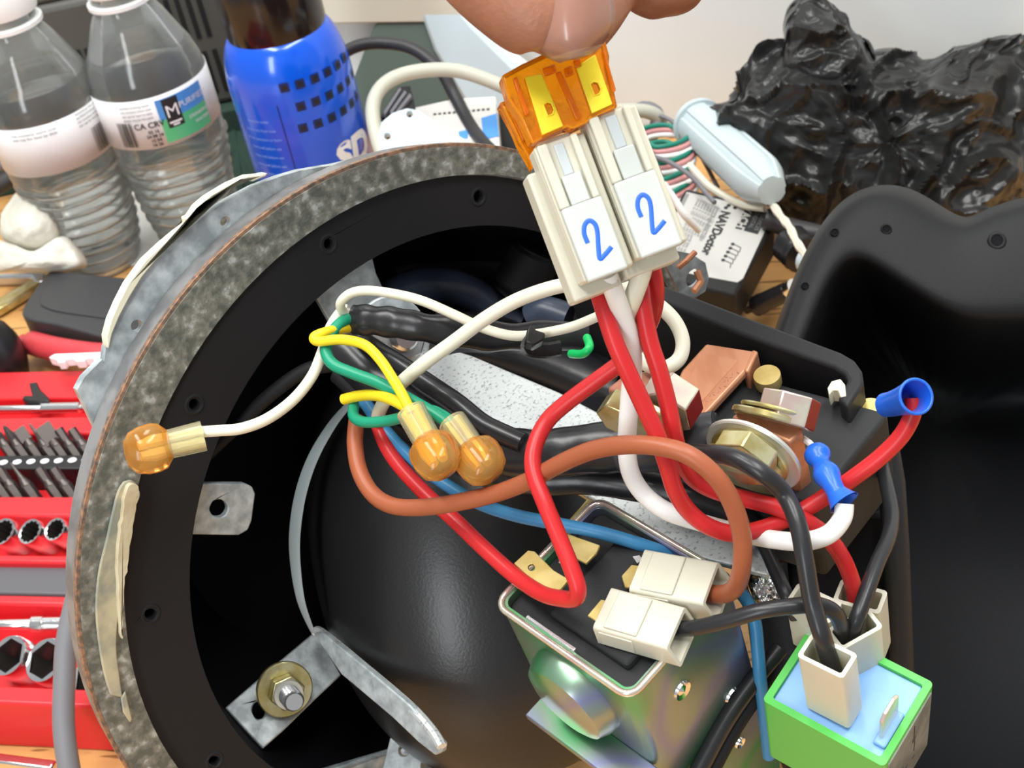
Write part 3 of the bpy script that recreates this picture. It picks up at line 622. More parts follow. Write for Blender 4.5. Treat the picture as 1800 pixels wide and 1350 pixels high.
G().prism(bf, pxpoly(bf, path2([(72, 538), (98, 495), (180, 500), (235, 508), (236, 560), (150, 556)], 3, True)), 0, .8).build('raised_panel', M['case_black'], bc, bevel=.5)
rg = setp(G().sweep(wpath([(40, 598, 690), (90, 612, 672), (150, 622, 660), (200, 626, 655)]), [(3, 3)] * 3 + [(6, 5)] * 22, 12).build('tool_grip', M['red_soft'], smooth=60), 'dull red soft grip poking out under the charcoal case', 'grip')
bh = thing('mallet_head', T(10, 620), 'black rounded rubber mallet head beside the red tool set', 'mallet')
p_ = T(-5, 625, 18) * 1000; mf = WFr(tuple(p_), 0, (.9, .2, .1))
G().lathe(mf, [(6, -40), (17, -38), (19, -30), (19, 0), (18, 5), (14, 9), (8, 11.5), (0, 12)], 40).build('mallet_body', M['black'], bh, smooth=50)

# ---------------------------------------------------------------- red socket set
tset = thing('tool_case', T(60, 1000), 'open red plastic socket set case at the left edge of the bench', 'case')
ZT = 24.0
rf = WFr((0, 0, 0)); XL = -420
ux = (T(150, 1228, ZT) - T(0, 1222, ZT)).normalized(); a_ = math.degrees(math.atan2(ux.y, ux.x))
rf = WFr(tuple(T(0, 1215, ZT) * 1000), a_)
def rl(x, y, h=0): return loc2(rf, x, y, h)
V = lambda y, x=60, h=0: rl(x, y, h)[1]
XR = rl(165, 1215)[0]; X0 = XR - 175
def xr_at(x, y, h=0): return rl(x, y, h)[0]
ybot = V(1222); ytop = V(640)
g = G().prism(rf, [(X0, ybot - 1), (XR + 20, ybot - 1), (XR + 20, V(630) + 6), (xr_at(85, 650), V(630) + 6), (xr_at(80, 655), V(655)), (X0, V(655))], -24, -13); g.build('case_floor', M['red_case'], tset, bevel=1)
def rail(y0, y1, h0, h1, mat_='red_case', name='ridge', x1=None, bev=1.2):
    G().box(rf, X0, XR + 20 if x1 is None else x1, V(y1, h=h1), V(y0, h=h1), h0, h1).build(name, M[mat_], tset, bevel=bev, segs=3)
rail(1207, 1238, -24, 0); rail(1046, 1062, -20, 0); rail(975, 988, -16, 0); rail(872, 906, -16, 0); rail(733, 762, -16, 0, ); rail(652, 700, -22, -4)
rail(992, 1044, -18, -3, 'grey_strip', 'dark_strip')
rail(905, 915, -18, -3); rail(762, 780, -18, -8)
# notched white rail along the back
nr = []
for i, (x, y) in enumerate([(86, 628), (96, 622), (195, 618), (195, 629), (182, 629), (180, 633), (166, 634), (164, 629), (150, 630), (148, 634), (134, 635), (130, 630), (116, 631), (113, 636), (102, 637), (100, 632)]): nr.append(rl(x, y, 6))
G().prism(rf, nr, 2, 6).build('notched_rail', M['cap'], tset, bevel=.2)
# black clip
ck = G(); ck.prism(rf, pxpoly(rf, [(52, 676), (66, 674), (72, 688), (86, 700), (88, 708), (50, 708), (40, 704), (43, 698), (58, 698)], 0), -6, 1); o = ck.build('spring_clip', M['black'], tset, bevel=.5)
def rod(name, x0, x1, y, r, label, parts, h=2):
    t = thing(name, T((x0 + x1) / 2, y, ZT), label, 'extension bar')
    dy = .8 / 100 * -1
    for nm, a, b_, rr in parts:
        pa = T(a, y + (a - 60) * -.02, ZT + h); pb_ = T(b_, y + (b_ - 60) * -.02, ZT + h)
        G().sweep([pa, pa + (pb_ - pa) * .02, pa + (pb_ - pa) * .98, pb_], [rr * .8, rr, rr, rr * .8], 20).build(nm, M['chrome'], t, smooth=40)
rod('extension_bar', 0, 155, 718, 2, 'slim chrome extension bar in the back groove of the red case', [('shaft', -60, 76, 1.6), ('socket_end', 74, 142, 2.4), ('drive_square', 142, 154, 1.5)], -2)
rod('extension_bar', 0, 115, 1097, 3, 'thick chrome extension bar above the two big sockets', [('shaft', -60, 60, 2.0), ('collar', 58, 78, 3.0), ('socket_end', 76, 128, 2.6)], -4)
# sockets
def socket(x, y, ro, L_, label, six, group, h=0):
    c = T(x, y, ZT + h) * 1000; t = thing('socket', c / 1000, label, 'socket', group)
    fr = WFr(tuple(c), 20, (-.30, -.35, .95))
    ri = ro * .72; pts = []
    N_ = 6 if six else 12
    for i in range(N_ * 2 if not six else 24):
        nn = N_ * 2 if not six else 24; a = 2 * math.pi * i / nn
        pts.append(ri * (1.0 if i % 2 else 1.16) if not six else ri / max(math.cos((a % (math.pi / 3)) - math.pi / 6), .5) * .98)
    n = len(pts); g = G(); v = []; f = []
    rings = [(None, -L_ + 4, .9), (None, 0, 1), ]
    prof_o = [(ro * .97, -L_), (ro, -L_ + 1), (ro, -1), (ro * .95, 0)]
    for r, z in prof_o: v += [fr.pt(r * math.cos(2 * math.pi * i / n), r * math.sin(2 * math.pi * i / n), z) for i in range(n)]
    for z, s_ in ((-.2, 1.03), (-1, 1), (-L_ * .7, 1)): v += [fr.pt(pts[i] * s_ * math.cos(2 * math.pi * i / n), pts[i] * s_ * math.sin(2 * math.pi * i / n), z) for i in range(n)]
    K = len(prof_o) + 3
    k = []
    for j in range(K - 1):
        for i in range(n): i2 = (i + 1) % n; f.append((j * n + i, j * n + i2, (j + 1) * n + i2, (j + 1) * n + i)); k.append(1 if j >= 5 else 0)
    f.append(tuple(range(n))); k.append(0); f.append(tuple(range((K - 1) * n, K * n))); k.append(1)
    g.v = v; g.f = f; g.k = k; g.build('socket_body', None, t, smooth=25, mats=[M['chrome'], M['bit']])
LB = {0: 'small chrome socket at the left edge, cut by the picture', 1: 'small chrome socket second in the row, gripped in the red case', 2: 'small chrome socket third in the row, below the driver bits', 3: 'small chrome socket half hidden behind the ring rim'}
for i, (x, y) in enumerate(((4, 934), (52, 934), (96, 930), (140, 926))): socket(x, y, (5.8, 5.4, 4.9, 4.7)[i], 16, LB[i], False, 'small sockets in the red case')
LB = {0: 'large chrome hexagon socket at the left edge of the front row', 1: 'large chrome hexagon socket beside the thick grey cable', 2: 'large chrome hexagon socket hidden between the grey cable and the ring'}
for i, (x, y) in enumerate(((14, 1152), (78, 1160), (160, 1190))): socket(x, y, (7.6, 8.2, 8.2)[i], 18, LB[i], True, 'large sockets in the red case')
# bits in their holders
hd = G().box(rf, X0, XR, V(824, h=-1), V(800, h=-1), -14, -1).build('bit_holder', M['black'], tset, bevel=.6)
g = G()
for i in range(8):
    c = rl(6 + i * 24.2, 813 - i * .8, -.9); g.prism(rf, circ(c[0], c[1], 1.95, 20, 1.5), -.95, -.75, k=0)
    g.box(rf.sh(c[0], c[1], -.74), -.7, .7, -.12, .12, 0, .05, 1)
    if i < 3: g.box(rf.sh(c[0], c[1], -.74), -.12, .12, -.6, .6, 0, .05, 1)
g.build('size_mark', None, hd, mats=[M['white_print'], M['grey_print']])
def bit(x, y, kind, label, group):
    c = T(x, y, ZT - 4) * 1000; t = thing('driver_bit', c / 1000, label, 'bit', group)
    fr = WFr(tuple(c), 15, (-.40, .55, .70)); s6 = lambda r, z: None
    g = G().prism(fr, circ(0, 0, 2.6, 6), -6, 3.5); g.lathe(fr, [(2.5, 3.3), (2.5, 4), (1.8, 5.5), (1.8, 6.5)], 18)
    if kind == 'cross':
        g.lathe(fr, [(1.8, 6), (1.9, 9), (.9, 13), (.3, 14)], 16, wob=lambda a, h: 1 - .35 * (h > 7.5) * (abs(math.sin(2 * a)) > .6))
    elif kind == 'flat': g.box(fr, -2.4, 2.4, -.5, .5, 6, 12.5)
    elif kind == 'wide': g.lathe(fr, [(2.4, 3), (2.4, 6)], 16); g.box(fr, -3.4, 3.4, -.6, .6, 5, 14)
    elif kind == 'thin': g.lathe(fr, [(1.6, 6), (.9, 9), (.6, 14), (.2, 15)], 12)
    else: g.prism(fr, circ(0, 0, 2.0, 6), 6, 12)
    g.build('bit_body', M['bit'], t, smooth=25, bevel=.12)
names1 = [('cross', 'cross-point bit at the left end of the upper bit row'), ('cross', 'cross-point bit second in the upper bit row'), ('flat', 'narrow flat bit in the middle of the upper row'), ('thin', 'pointed pick bit beside the wide flat bit'), ('wide', 'wide flat-blade bit, broadest of the upper row'), ('hex', 'hexagon bit just right of the wide flat bit'), ('hex', 'hexagon bit nearest the ring in the upper row')]
for i, (k_, l_) in enumerate(names1): bit((18, 40, 63, 88, 108, 132, 155)[i], 795, k_, l_, 'upper row of driver bits')
names2 = [('hex', 'hollow hexagon bit at the left of the lower bit row'), ('hex', 'long hexagon bit second in the lower row'), ('thin', 'stubby round bit in the middle of the lower row'), ('hex', 'hexagon bit right of the gap in the lower row'), ('hex', 'hexagon bit nearest the ring in the lower row')]
for i, (k_, l_) in enumerate(names2): bit((6, 28, 56, 98, 124)[i], 866, k_, l_, 'lower row of driver bits')
cable('cable', [(150, 990, 470), (132, 1060, 468), (117, 1130, 466), (113, 1200, 464), (112, 1270, 462), (118, 1330, 460), (135, 1420, 458)], 3.6, M['cable_grey'], 'thick grey cable hanging down beside the ring in front of the sockets', n=20)
setp(G().box(WFr(tuple(T(-10, 1345) * 1000), -22), -20, 26, -2, 2, 0, 5).build('steel_strip', M['chrome'], bevel=.8), 'bright steel strip at the lower left corner of the bench', 'strip')
# ---------------------------------------------------------------- the ring
RN = Vector((.61734965, -.22713699, .75318537)); RV = Vector((-.27680618, .83346966, .47823285)); RU = Vector((.73638153, .50372325, -.45166928))
RF = Fr((-19.26, -36.69, -380.51), RU, RV, RN)
ring = thing('mounting_ring', cam2w(RF.o + RF.y * -100), 'large weathered galvanised ring with a drilled black rubber inner flange', 'ring')
def annulus(name, o0, r0, o1, r1, z0, z1, m, parent, holes=(), n=120, bevel=.4, wob=None):
    out = [(o0[0] + r0 * math.cos(2 * math.pi * i / n), o0[1] + r0 * math.sin(2 * math.pi * i / n)) for i in range(n)]
    inn = [(o1[0] + r1 * math.cos(2 * math.pi * i / n) * (1 + (wob(i) if wob else 0)), o1[1] + r1 * math.sin(2 * math.pi * i / n)) for i in range(n)]
    return G().prism(RF, out, z0, z1, [inn] + list(holes)).build(name, m, parent, bevel=bevel)
annulus('ring_wall', (0, 0), 99.2, (3, -3), 93.5, -8.8, -.6, M['steel_wall'], ring, bevel=.5)
annulus('copper_edge', (0, 0), 100.3, (0, 0), 98.8, -1.4, .1, M['copper_edge'], ring, bevel=.2, wob=lambda i: .006 * noise.noise(Vector((i * .6, 0, 0))))
annulus('zinc_face', (0, 0), 99.4, (3.9, -3.8), 94.2, -1.0, .5, M['galv_dark'], ring, bevel=.4)
hp = [(845, 347, 12, 16), (581, 430, 12, 14), (345, 713, 14, 15), (268, 1082, 16, 14), (380, 1340, 15, 12)]
holes = [[loc2(RF, x + a * .7 * math.cos(t * math.pi / 7), y + b * .7 * math.sin(t * math.pi / 7)) for t in range(14)] for x, y, a, b in hp]
fl_ = G().prism(RF, [(3.9 + 95 * math.cos(i * math.pi / 60), -3.8 + 95 * math.sin(i * math.pi / 60)) for i in range(120)], -5, -.9, [[(7.2 + 81 * math.cos(i * math.pi / 60), -5.6 + 81 * math.sin(i * math.pi / 60)) for i in range(120)]] + holes).build('rubber_flange', M['rubber'], ring, bevel=.4)
for x, y, a, b in hp:
    c = loc2(RF, x, y); G().lathe(RF.sh(c[0], c[1], -.85), [(1.6, -4), (1.6, -.2), (1.85, .15), (2.2, .2), (2.6, 0)], 20, caps=False).build('screw_hole', M['rubber'], fl_)
# drum added behind the ring, coloured near-black so the inside stays dark
G().lathe(RF.sh(7.2, -5.6, 0), [(58, -60), (76, -30), (81.6, -4), (84, -4), (78, -30), (60, -60), (58, -60)], 96).build('drum_wall', M['interior'], ring, smooth=60)
G().lathe(RF.sh(7.2, -5.6, 0), [(0, -61), (59, -61), (59, -59), (0, -59)], 64).build('dark_backing', M['interior'], ring)
# flange plate behind the ring, with its corner tabs
fp = [(183, 640), (186, 612), (205, 560), (224, 522), (252, 481), (290, 440), (327, 406), (365, 375), (400, 352), (448, 327), (490, 311), (527, 300), (587, 290), (650, 276), (720, 268), (850, 262), (960, 275), (1010, 262), (1070, 238), (1128, 232), (1150, 268), (1166, 310), (1176, 380), (1184, 440), (1215, 446), (1240, 462), (1246, 488), (1240, 512), (1222, 524), (1188, 516), (1180, 560), (1130, 700), (1050, 900), (900, 1150), (700, 1320), (420, 1420), (250, 1330), (180, 1180), (165, 1000), (165, 860), (172, 760), (150, 715), (136, 686), (148, 664), (180, 632)]
pf_ = RF.sh(0, 0, -9.0)
fh = [[(x + r_ * math.cos(t * math.pi / 8), y + r_ * math.sin(t * math.pi / 8)) for t in range(16)] for x, y, r_ in ((397, 390, 10), (241, 573, 11))]
fh.append([(1221 + 15 * math.cos(t * math.pi / 8) - 4 * math.sin(t * math.pi / 8), 489 + 17 * math.sin(t * math.pi / 8)) for t in range(16)])
mid = [(6 + 82 * math.cos(i * math.pi / 40), -5 + 82 * math.sin(i * math.pi / 40)) for i in range(80)]
G().prism(pf_, pxpoly(pf_, fp), -2.5, 0, [pxpoly(pf_, h) for h in fh] + [mid]).build('flange_plate', M['galv'], ring)
# copper wire shreds on the tab
G().sweep([P(1192, 470, 424), P(1207, 458, 423), P(1222, 443, 424)], .9, 8).build('copper_strand', M['copper'], ring)
G().sweep([P(1225, 476, 426), P(1232, 495, 426), P(1220, 512, 425)], 1.2, 8).build('copper_strand', M['copper'], ring)
# sealant strips
def ribbon(name, pts, m, fr, h0, th, wv=.0):
    l = []; r = []
    for i, (x, y, w0, w1) in enumerate(pts): l.append((x + w0 + wv * noise.noise(Vector((i * .9, 1, 2))), y)); r.append((x + w1 + wv * noise.noise(Vector((i * .8, 7, 2))), y))
    return G().prism(fr, pxpoly(fr, l + r[::-1], h0), h0, h0 + th).build(name, m, ring, bevel=.5)
st = [(462, 309), (440, 318), (418, 316), (395, 330), (368, 345), (342, 366), (334, 378), (344, 384), (326, 402), (300, 424), (268, 458), (245, 486), (224, 520), (205, 556), (193, 585), (187, 612)]
so = [(184, 605), (182, 590), (190, 560), (203, 530), (220, 497), (250, 456), (280, 428), (305, 407), (325, 392), (322, 382), (336, 376), (340, 362), (360, 345), (398, 322), (430, 308), (452, 306), (466, 303)]
G().prism(pf_, pxpoly(pf_, st + so, .0), -1.5, 1.5).build('sealant_strip', M['sealant_pale'], ring, bevel=.5)
sfr = RF.sh(0, 0, .5)
outer = [(216, 845), (205, 862), (195, 900), (184, 950), (172, 1000), (166, 1060), (170, 1120), (180, 1180), (192, 1220)]
inner = [(214, 1225), (208, 1180), (203, 1130), (208, 1060), (214, 1000), (222, 950), (230, 900), (236, 862), (238, 850), (228, 842)]
G().prism(sfr, pxpoly(sfr, path2(outer, 4) + path2(inner, 4)), 0, .8).build('sealant_smear', M['sealant_grey'], ring, bevel=.5)
i2 = [(x + 3 * noise.noise(Vector((x * .1, y * .1, 0))), y) for x, y in path2([(216, 852), (226, 846), (236, 850), (238, 866), (232, 890), (226, 930), (219, 980), (213, 1020), (210, 1080), (208, 1118), (204, 1090), (202, 1040), (200, 980), (204, 930), (210, 890), (212, 865)], 4)]
G().prism(sfr, pxpoly(sfr, i2), .7, 2.2).build('sealant_bead', M['sealant'], ring, bevel=.6)
o3 = [(210, 1225), (218, 1212), (222, 1228), (230, 1262), (226, 1268), (214, 1250)]
G().prism(sfr, pxpoly(sfr, o3), .3, 1.0).build('sealant_fleck', M['sealant_grey'], ring, bevel=.3)
# left tab inside the ring
tabf = RF.sh(0, 0, -6)
tb_ = pxpoly(tabf, [(330, 940), (352, 850), (430, 850), (444, 856), (449, 868), (443, 915), (436, 932), (420, 941)])
G().prism(tabf, tb_, -2, 0, [pxpoly(tabf, [(385 + 16 * math.cos(t * math.pi / 10), 894 + 16 * math.sin(t * math.pi / 10)) for t in range(20)])]).build('ring_tab', M['galv'], ring, bevel=.35)
# upper left gusset inside the ring
gf = RF.sh(0, 0, -7)
G().prism(gf, pxpoly(gf, [(540, 500), (652, 440), (662, 480), (680, 520), (700, 545), (735, 575), (745, 620), (720, 660), (640, 640), (600, 600), (560, 530)]), -2, 0).build('gusset_plate', M['galv'], ring, bevel=.4)
def boltset(fr, s, parts):
    """parts in z order along fr.z"""
    out = []
    for nm, kind, r, z0, z1, m, par in parts:
        g = G()
        if kind == 'hex': g.prism(fr, circ(0, 0, r * s, 6, a0=.3), z0 * s, z1 * s); o = g.build(nm, M[m], par, bevel=.4)
        elif kind == 'thread':
            pr_ = [(.001, z0 * s)]; z = z0
            while z < z1 - .6: pr_ += [(r * s, z * s), (r * .86 * s, (z + .4) * s)]; z += .8
            pr_ += [(r * .8 * s, z1 * s), (0.001, z1 * s)]; o = g.lathe(fr, pr_, 24).build(nm, M[m], par, smooth=40)
        else: o = g.lathe(fr, [(.001, z0 * s), (r * .95 * s, z0 * s), (r * s, (z0 + .3) * s), (r * s, (z1 - .3) * s), (r * .96 * s, z1 * s), (.001, z1 * s)], 40).build(nm, M[m], par, smooth=30)
        out.append(o)
    return out
bf_ = plane_fr((690, 588), 348, (.45, -.1, .88))
boltset(bf_, 1, [('washer', 'disc', 9.5, -2, -.6, 'galv', ring), ('nut', 'disc', 5.5, -.6, 3, 'steel', ring), ('bolt_end', 'thread', 3.4, 2, 9, 'steel', ring)])
# ---------------------------------------------------------------- lower L bracket with nut and washer
lb_ = thing('angle_bracket', P(560, 1250, 385), 'bright zinc angle bracket bolted inside the lower edge of the ring', 'bracket')
NL = (.30, .40, .86)
lf = plane_fr((500, 1200), 385, NL)
G().prism(lf, pxpoly(lf, [(396, 1244), (470, 1180), (550, 1113), (562, 1118), (600, 1186), (555, 1228), (498, 1284), (462, 1316)]), -2, 0, [pxpoly(lf, [(455 + 12 * math.cos(t * math.pi / 8), 1248 + 16 * math.sin(t * math.pi / 8)) for t in range(16)])]).build('mounting_arm', M['galv'], lb_, bevel=.4)
# upright web going to lower right
_a, _b, _c = ray(550, 1113) * 378, ray(777, 1312) * 342, ray(600, 1186) * 370; _n = (_b - _a).cross(_c - _a).normalized(); _n = _n if _n.z > 0 else -_n
ef = plane_fr((550, 1113), 378, _n)
G().prism(ef, pxpoly(ef, [(550, 1113), (566, 1112), (640, 1172), (720, 1240), (778, 1308), (776, 1322), (764, 1328), (735, 1305), (690, 1262), (600, 1186)]), -1.8, 0).build('web', M['galv'], lb_, bevel=.4)
ef2 = plane_fr((650, 1195), 370, (.2, .75, .6))
G().sweep([P(x, y, d) for x, y, d in crom([(552, 1112, 381), (566, 1112, 379), (640, 1172, 365), (720, 1240, 352), (760, 1284, 345), (777, 1312, 341)], 5)], [(1.0, 1.3)] * 26, 8).build('web_edge', M['galv_white'], lb_)
nf = plane_fr((501, 1213), 378, (.38, -.10, .92))
boltset(nf, 1, [('washer', 'disc', 7.6, -1.6, 0, 'gold_zinc', lb_), ('nut', 'hex', 4.9, 0, 3.4, 'gold_zinc', lb_), ('collar', 'disc', 4.0, 3.4, 4.6, 'white_zinc', lb_), ('bolt_end', 'thread', 2.8, 4, 10.5, 'steel', lb_)])
# small lower tab with hole
tf_ = plane_fr((705, 1310), 395, (.1, .3, .95))
t_ = thing('tab_plate', P(700, 1320, 396), 'small zinc tab with one hole at the bottom edge under the angle bracket', 'plate')
G().prism(tf_, pxpoly(tf_, [(672, 1352), (686, 1298), (700, 1280), (716, 1278), (748, 1320), (740, 1345), (735, 1420), (668, 1420)]), -1.5, 0, [pxpoly(tf_, circ(710, 1318, 9, 14, 12))]).build('tab_body', M['galv'], t_, bevel=.3)
G().lathe(tf_.sh(*loc2(tf_, 712, 1320), -3), [(.01, 0), (1.1, 0), (1.1, 1.2), (.01, 1.3)], 12).build('screw_tip', M['steel'], t_)

# ---------------------------------------------------------------- black motor casing
cas = thing('motor_casing', P(800, 1250, 400), 'large smooth black motor housing bulging through the ring', 'motor')
def casing():
    v = []; f = []; n = 96; m = 48; C0 = ray(845, 955) * 398
    ax = Vector((-.20, .95, -.1)).normalized(); xx = Vector((1, .10, -.05)); xx = (xx - ax * xx.dot(ax)).normalized(); zz = xx.cross(ax)
    for j in range(m + 1):
        t = -1 + 2 * j / m; r = (1 - abs(t) ** 2.2) ** (1 / 2.1) if abs(t) < 1 else 0
        for i in range(n):
            a = 2 * math.pi * i / n; c, s = math.cos(a), math.sin(a)
            p = C0 + ax * (t * 66) + xx * (c * r * 47) + zz * (s * r * 44)
            v.append(cam2w(p))
    for j in range(m):
        for i in range(n): i2 = (i + 1) % n; f.append((j * n + i, j * n + i2, (j + 1) * n + i2, (j + 1) * n + i))
    mk('casing_body', v, f, M['casing'], cas, smooth=60)
casing()
gs = [(622, 702, 366), (585, 745, 366), (550, 805, 366), (528, 870, 366), (518, 940, 366), (520, 1000, 367), (530, 1060, 368), (550, 1112, 372)]
pts = [P(*p) for p in crom(gs, 8)]; rr = [(.5, .3 + 1.4 * math.sin(math.pi * min(1, max(0, (i + 2) / (len(pts) + 2)))) ** .6) for i in range(len(pts))]
G().sweep(pts, [(a, b * .5) for b, a in rr], 10, flat=RC @ Vector((1, 0, .3))).build('edge_gasket', M['strap'], cas, smooth=60)

# ---------------------------------------------------------------- galvanised cross arm
arm = thing('cross_arm', P(1000, 800, 335), 'long pale speckled zinc arm running under the black cables', 'arm')
af = plane_fr((1000, 800), 335, (-.30, .62, .72))
G().prism(af, pxpoly(af, [(700, 600), (742, 598), (830, 625), (985, 690), (1090, 745), (1200, 810), (1360, 905), (1350, 1010), (1210, 975), (1160, 945), (1090, 905), (1005, 856), (880, 790), (760, 700), (690, 640)]), -2, 0).build('arm_plate', M['galv_white'], arm, bevel=.4)
G().sweep([P(x, y, d) for x, y, d in ((1000, 852, 331), (1080, 903, 326), (1160, 950, 322), (1225, 985, 319))], (.9, 1.2), 8).build('folded_edge', M['brass'], arm)
G().prism(plane_fr((712, 596), 343, (.3, .1, .95)), pxpoly(plane_fr((712, 596), 343, (.3, .1, .95)), [(640, 560), (690, 548), (715, 570), (748, 596), (742, 622), (718, 632), (660, 610)]), -1.5, 0).build('end_lug', M['steel'], arm, bevel=.4)

# ---------------------------------------------------------------- inner hoses seen in the drum
for pts, r, m, l in (([(690, 520, 400), (740, 500, 400), (800, 505, 400), (850, 530, 402), (900, 575, 405)], 5.0, 'hose', 'blue-grey hose curving inside the dark drum, brighter one'), ([(700, 480, 425), (760, 462, 425), (830, 462, 425), (900, 480, 425)], 6.5, 'rubber', 'dark hose high up inside the drum')):
    setp(G().sweep(wpath(pts), r, 16).build('drum_hose', M[m], smooth=60), l, 'hose')
kn = setp(G().sweep(wpath([(900, 520, 400), (925, 480, 398), (945, 440, 396)]), [6] * 3 + [7.5] * 12 + [6] * 2, 24).build('rubber_stopper', M['rubber'], smooth=60), 'black rounded knob in the top of the drum behind the cream wire', 'knob')
setp(G().sweep(wpath([(935, 560, 370), (960, 548, 368), (1000, 560, 366)]), 4.0, 16).build('hose_stub', M['hose'], smooth=60), 'short blue-grey hose stub beside the cable tie', 'hose')

# ---------------------------------------------------------------- tray
TZ = Vector(NEWS).normalized(); TX = Vector((.844, -.206, .494)); TX = (TX - TZ * TX.dot(TZ)).normalized(); TY = TZ.cross(TX)
tray = thing('equipment_tray', P(1400, 700, 320), 'black moulded tray holding the contactor, broken at its right corner', 'tray')
trf = plane_fr((1300, 580), 318, TZ, TX)
def bar(g, fr, pa, pb, wd, z0, z1, ext=0):
    a = Vector(loc2(fr, *pa)); b = Vector(loc2(fr, *pb)); d = (b - a).normalized(); n_ = Vector((-d.y, d.x))
    a -= d * ext; b += d * ext
    g.prism(fr, [tuple(a), tuple(b), tuple(b + n_ * wd), tuple(a + n_ * wd)], z0, z1)
# far wall (outer edge then inner edge), right-hand wall with the broken corner
far = [(980, 428), (1140, 490), (1300, 551), (1440, 604), (1478, 618), (1502, 632), (1515, 650), (1518, 672), (1490, 716), (1472, 700), (1490, 668), (1484, 656), (1466, 645), (1300, 586), (1150, 524), (980, 455)]
G().prism(trf, pxpoly(trf, far), -34, 0).build('tray_wall', M['tray'], tray, bevel=.9, segs=3)
g = G(); cr = [(1455, 686), (1462, 674), (1478, 670), (1486, 680), (1488, 700), (1478, 702), (1474, 690), (1464, 690), (1458, 698)]
G().prism(trf.sh(0, 0, -.6), pxpoly(trf.sh(0, 0, -.6), cr), -3, .8).build('broken_edge', M['sealant_pale'], tray, bevel=.2)
G().prism(trf.sh(0, 0, -33), pxpoly(trf.sh(0, 0, -33), [(1000, 500), (1500, 690), (1560, 800), (1450, 960), (1300, 1000), (1000, 700)]), -2, 0).build('tray_floor', M['interior'], tray)
# vertical rib and outer end below the contactor
G().sweep([P(1556, 780, 318), P(1568, 850, 318), P(1575, 960, 320), P(1580, 1080, 326), P(1585, 1200, 332)], (3, 3), 12).build('tray_rib', M['tray'], tray, smooth=60)
G().prism(plane_fr((1480, 1020), 325, (.2, -.1, .97)), pxpoly(plane_fr((1480, 1020), 325, (.2, -.1, .97)), [(1380, 900), (1560, 900), (1590, 930), (1584, 1180), (1400, 1120)]), -3, 0).build('tray_end', M['interior'], tray, bevel=2)  # darker than the tray plastic, shade put into the colour

# ---------------------------------------------------------------- contactor block
cb = thing('contactor', P(1400, 850, 310), 'charcoal contactor block with copper terminals and large plated bolts', 'contactor')
cbf = plane_fr((1400, 780), 300, TZ, TX)
top = pxpoly(cbf, [(1245, 640), (1563, 724), (1430, 890), (1150, 800)])
G().prism(cbf, top, -26, 0).build('block_body', M['block'], cb, bevel=1.2, segs=3)
# bar 1: folded copper strap
kf = cbf.sh(0, 0, 5.5)
ks = [(1241, 603), (1330, 617), (1311, 652), (1225, 745), (1206, 744), (1168, 716), (1198, 650)]
strap = G().prism(kf, pxpoly(kf, ks), -2.2, 0).build('copper_strap', M['copper'], cb, bevel=.6)
G().prism(kf, pxpoly(kf, [(1322, 614), (1333, 617), (1315, 655), (1305, 652)]), -9, .1).build('strap_leg', M['copper'], cb, bevel=.5)
g = G(); c_ = loc2(kf, 1268, 680); d_ = (Vector(loc2(kf, 1306, 640)) - Vector(loc2(kf, 1235, 715)))
[g.sweep([kf.pt(c_[0] + a, c_[1] + b, .02), kf.pt(c_[0] + a + .7 * math.cos(k), c_[1] + b + .7 * math.sin(k), .02)], (.09, .03), 6) for a, b, k in [(d_.x * .11 * (i % 7 - 3) + .9 * (i // 7 - .5), d_.y * .11 * (i % 7 - 3) + .5 * (i // 7 - .5), i * 1.9) for i in range(14)]]
G().prism(kf, pxpoly(kf, [(1238, 621), (1298, 634), (1219, 722), (1190, 700)]), 0, .12).build('raised_panel', M['copper'], strap, bevel=.1); g.build('stamped_mark', M['copper_dark'], strap)
def lug(pts, ref, d, th, m, nm='copper_lug', N=TZ): 
    f_ = plane_fr(ref, d, N, TX); return G().prism(f_, pxpoly(f_, pts), -th, 0).build(nm, M[m], cb, bevel=.7, segs=3)
# left terminal
lug([(1066, 682), (1098, 656), (1140, 650), (1186, 676), (1196, 700), (1190, 745), (1130, 720)], (1130, 690), 291, 8, 'copper_dark')
YA = (TY + TX * .05).normalized()
def axis_fr(px, py, d, z=YA): return plane_fr((px, py), d, z, TX)
def hexbolt(px, py, d, r, L0, L1, mats_, zax=YA, parent=cb, nm='hex_head', rot=.0):
    f_ = axis_fr(px, py, d, zax); g = G().prism(f_, circ(0, 0, r, 6, a0=rot), L0, L1, k=0)
    g.k = [0, 0] + [mats_[1][i] for i in range(6)]
    return g.build(nm, None, parent, bevel=.35, mats=[M[x] for x in mats_[0]], fmat=None)
def disc(px, py, d, r, z0, z1, m, zax=YA, nm='washer', parent=cb):
    f_ = axis_fr(px, py, d, zax); return G().lathe(f_, [(.01, z0), (r * .97, z0), (r, z0 + .3), (r, z1 - .3), (r * .97, z1), (.01, z1)], 48).build(nm, M[m], parent, smooth=30)
def twotone(o, up_m, side_m):
    """the lacquer mark covers the faces that look down and right"""
    me = o.data; me.materials.clear(); me.materials.append(M[up_m]); me.materials.append(M[side_m])
    ud = RC @ Vector((.72, -.55, .40)).normalized()
    for p in me.polygons: p.material_index = 1 if p.normal.dot(ud) > .62 else 0
def head(px, py, d, r, z0, z1, up_m, side_m, rot, nm='hex_head', zax=YA):
    f_ = axis_fr(px, py, d, zax); o = G().prism(f_, circ(0, 0, r, 6, a0=rot), z0, z1).build(nm, M[up_m], cb, bevel=.35)
    if side_m: twotone(o, up_m, side_m)
    return o
UPZ = TZ
disc(1174, 700, 288, 7.2, -8.5, -7.0, 'gold_zinc'); head(1196, 682, 286, 6.2, -7.0, -1, 'pink_zinc', 'red_paint', .55)
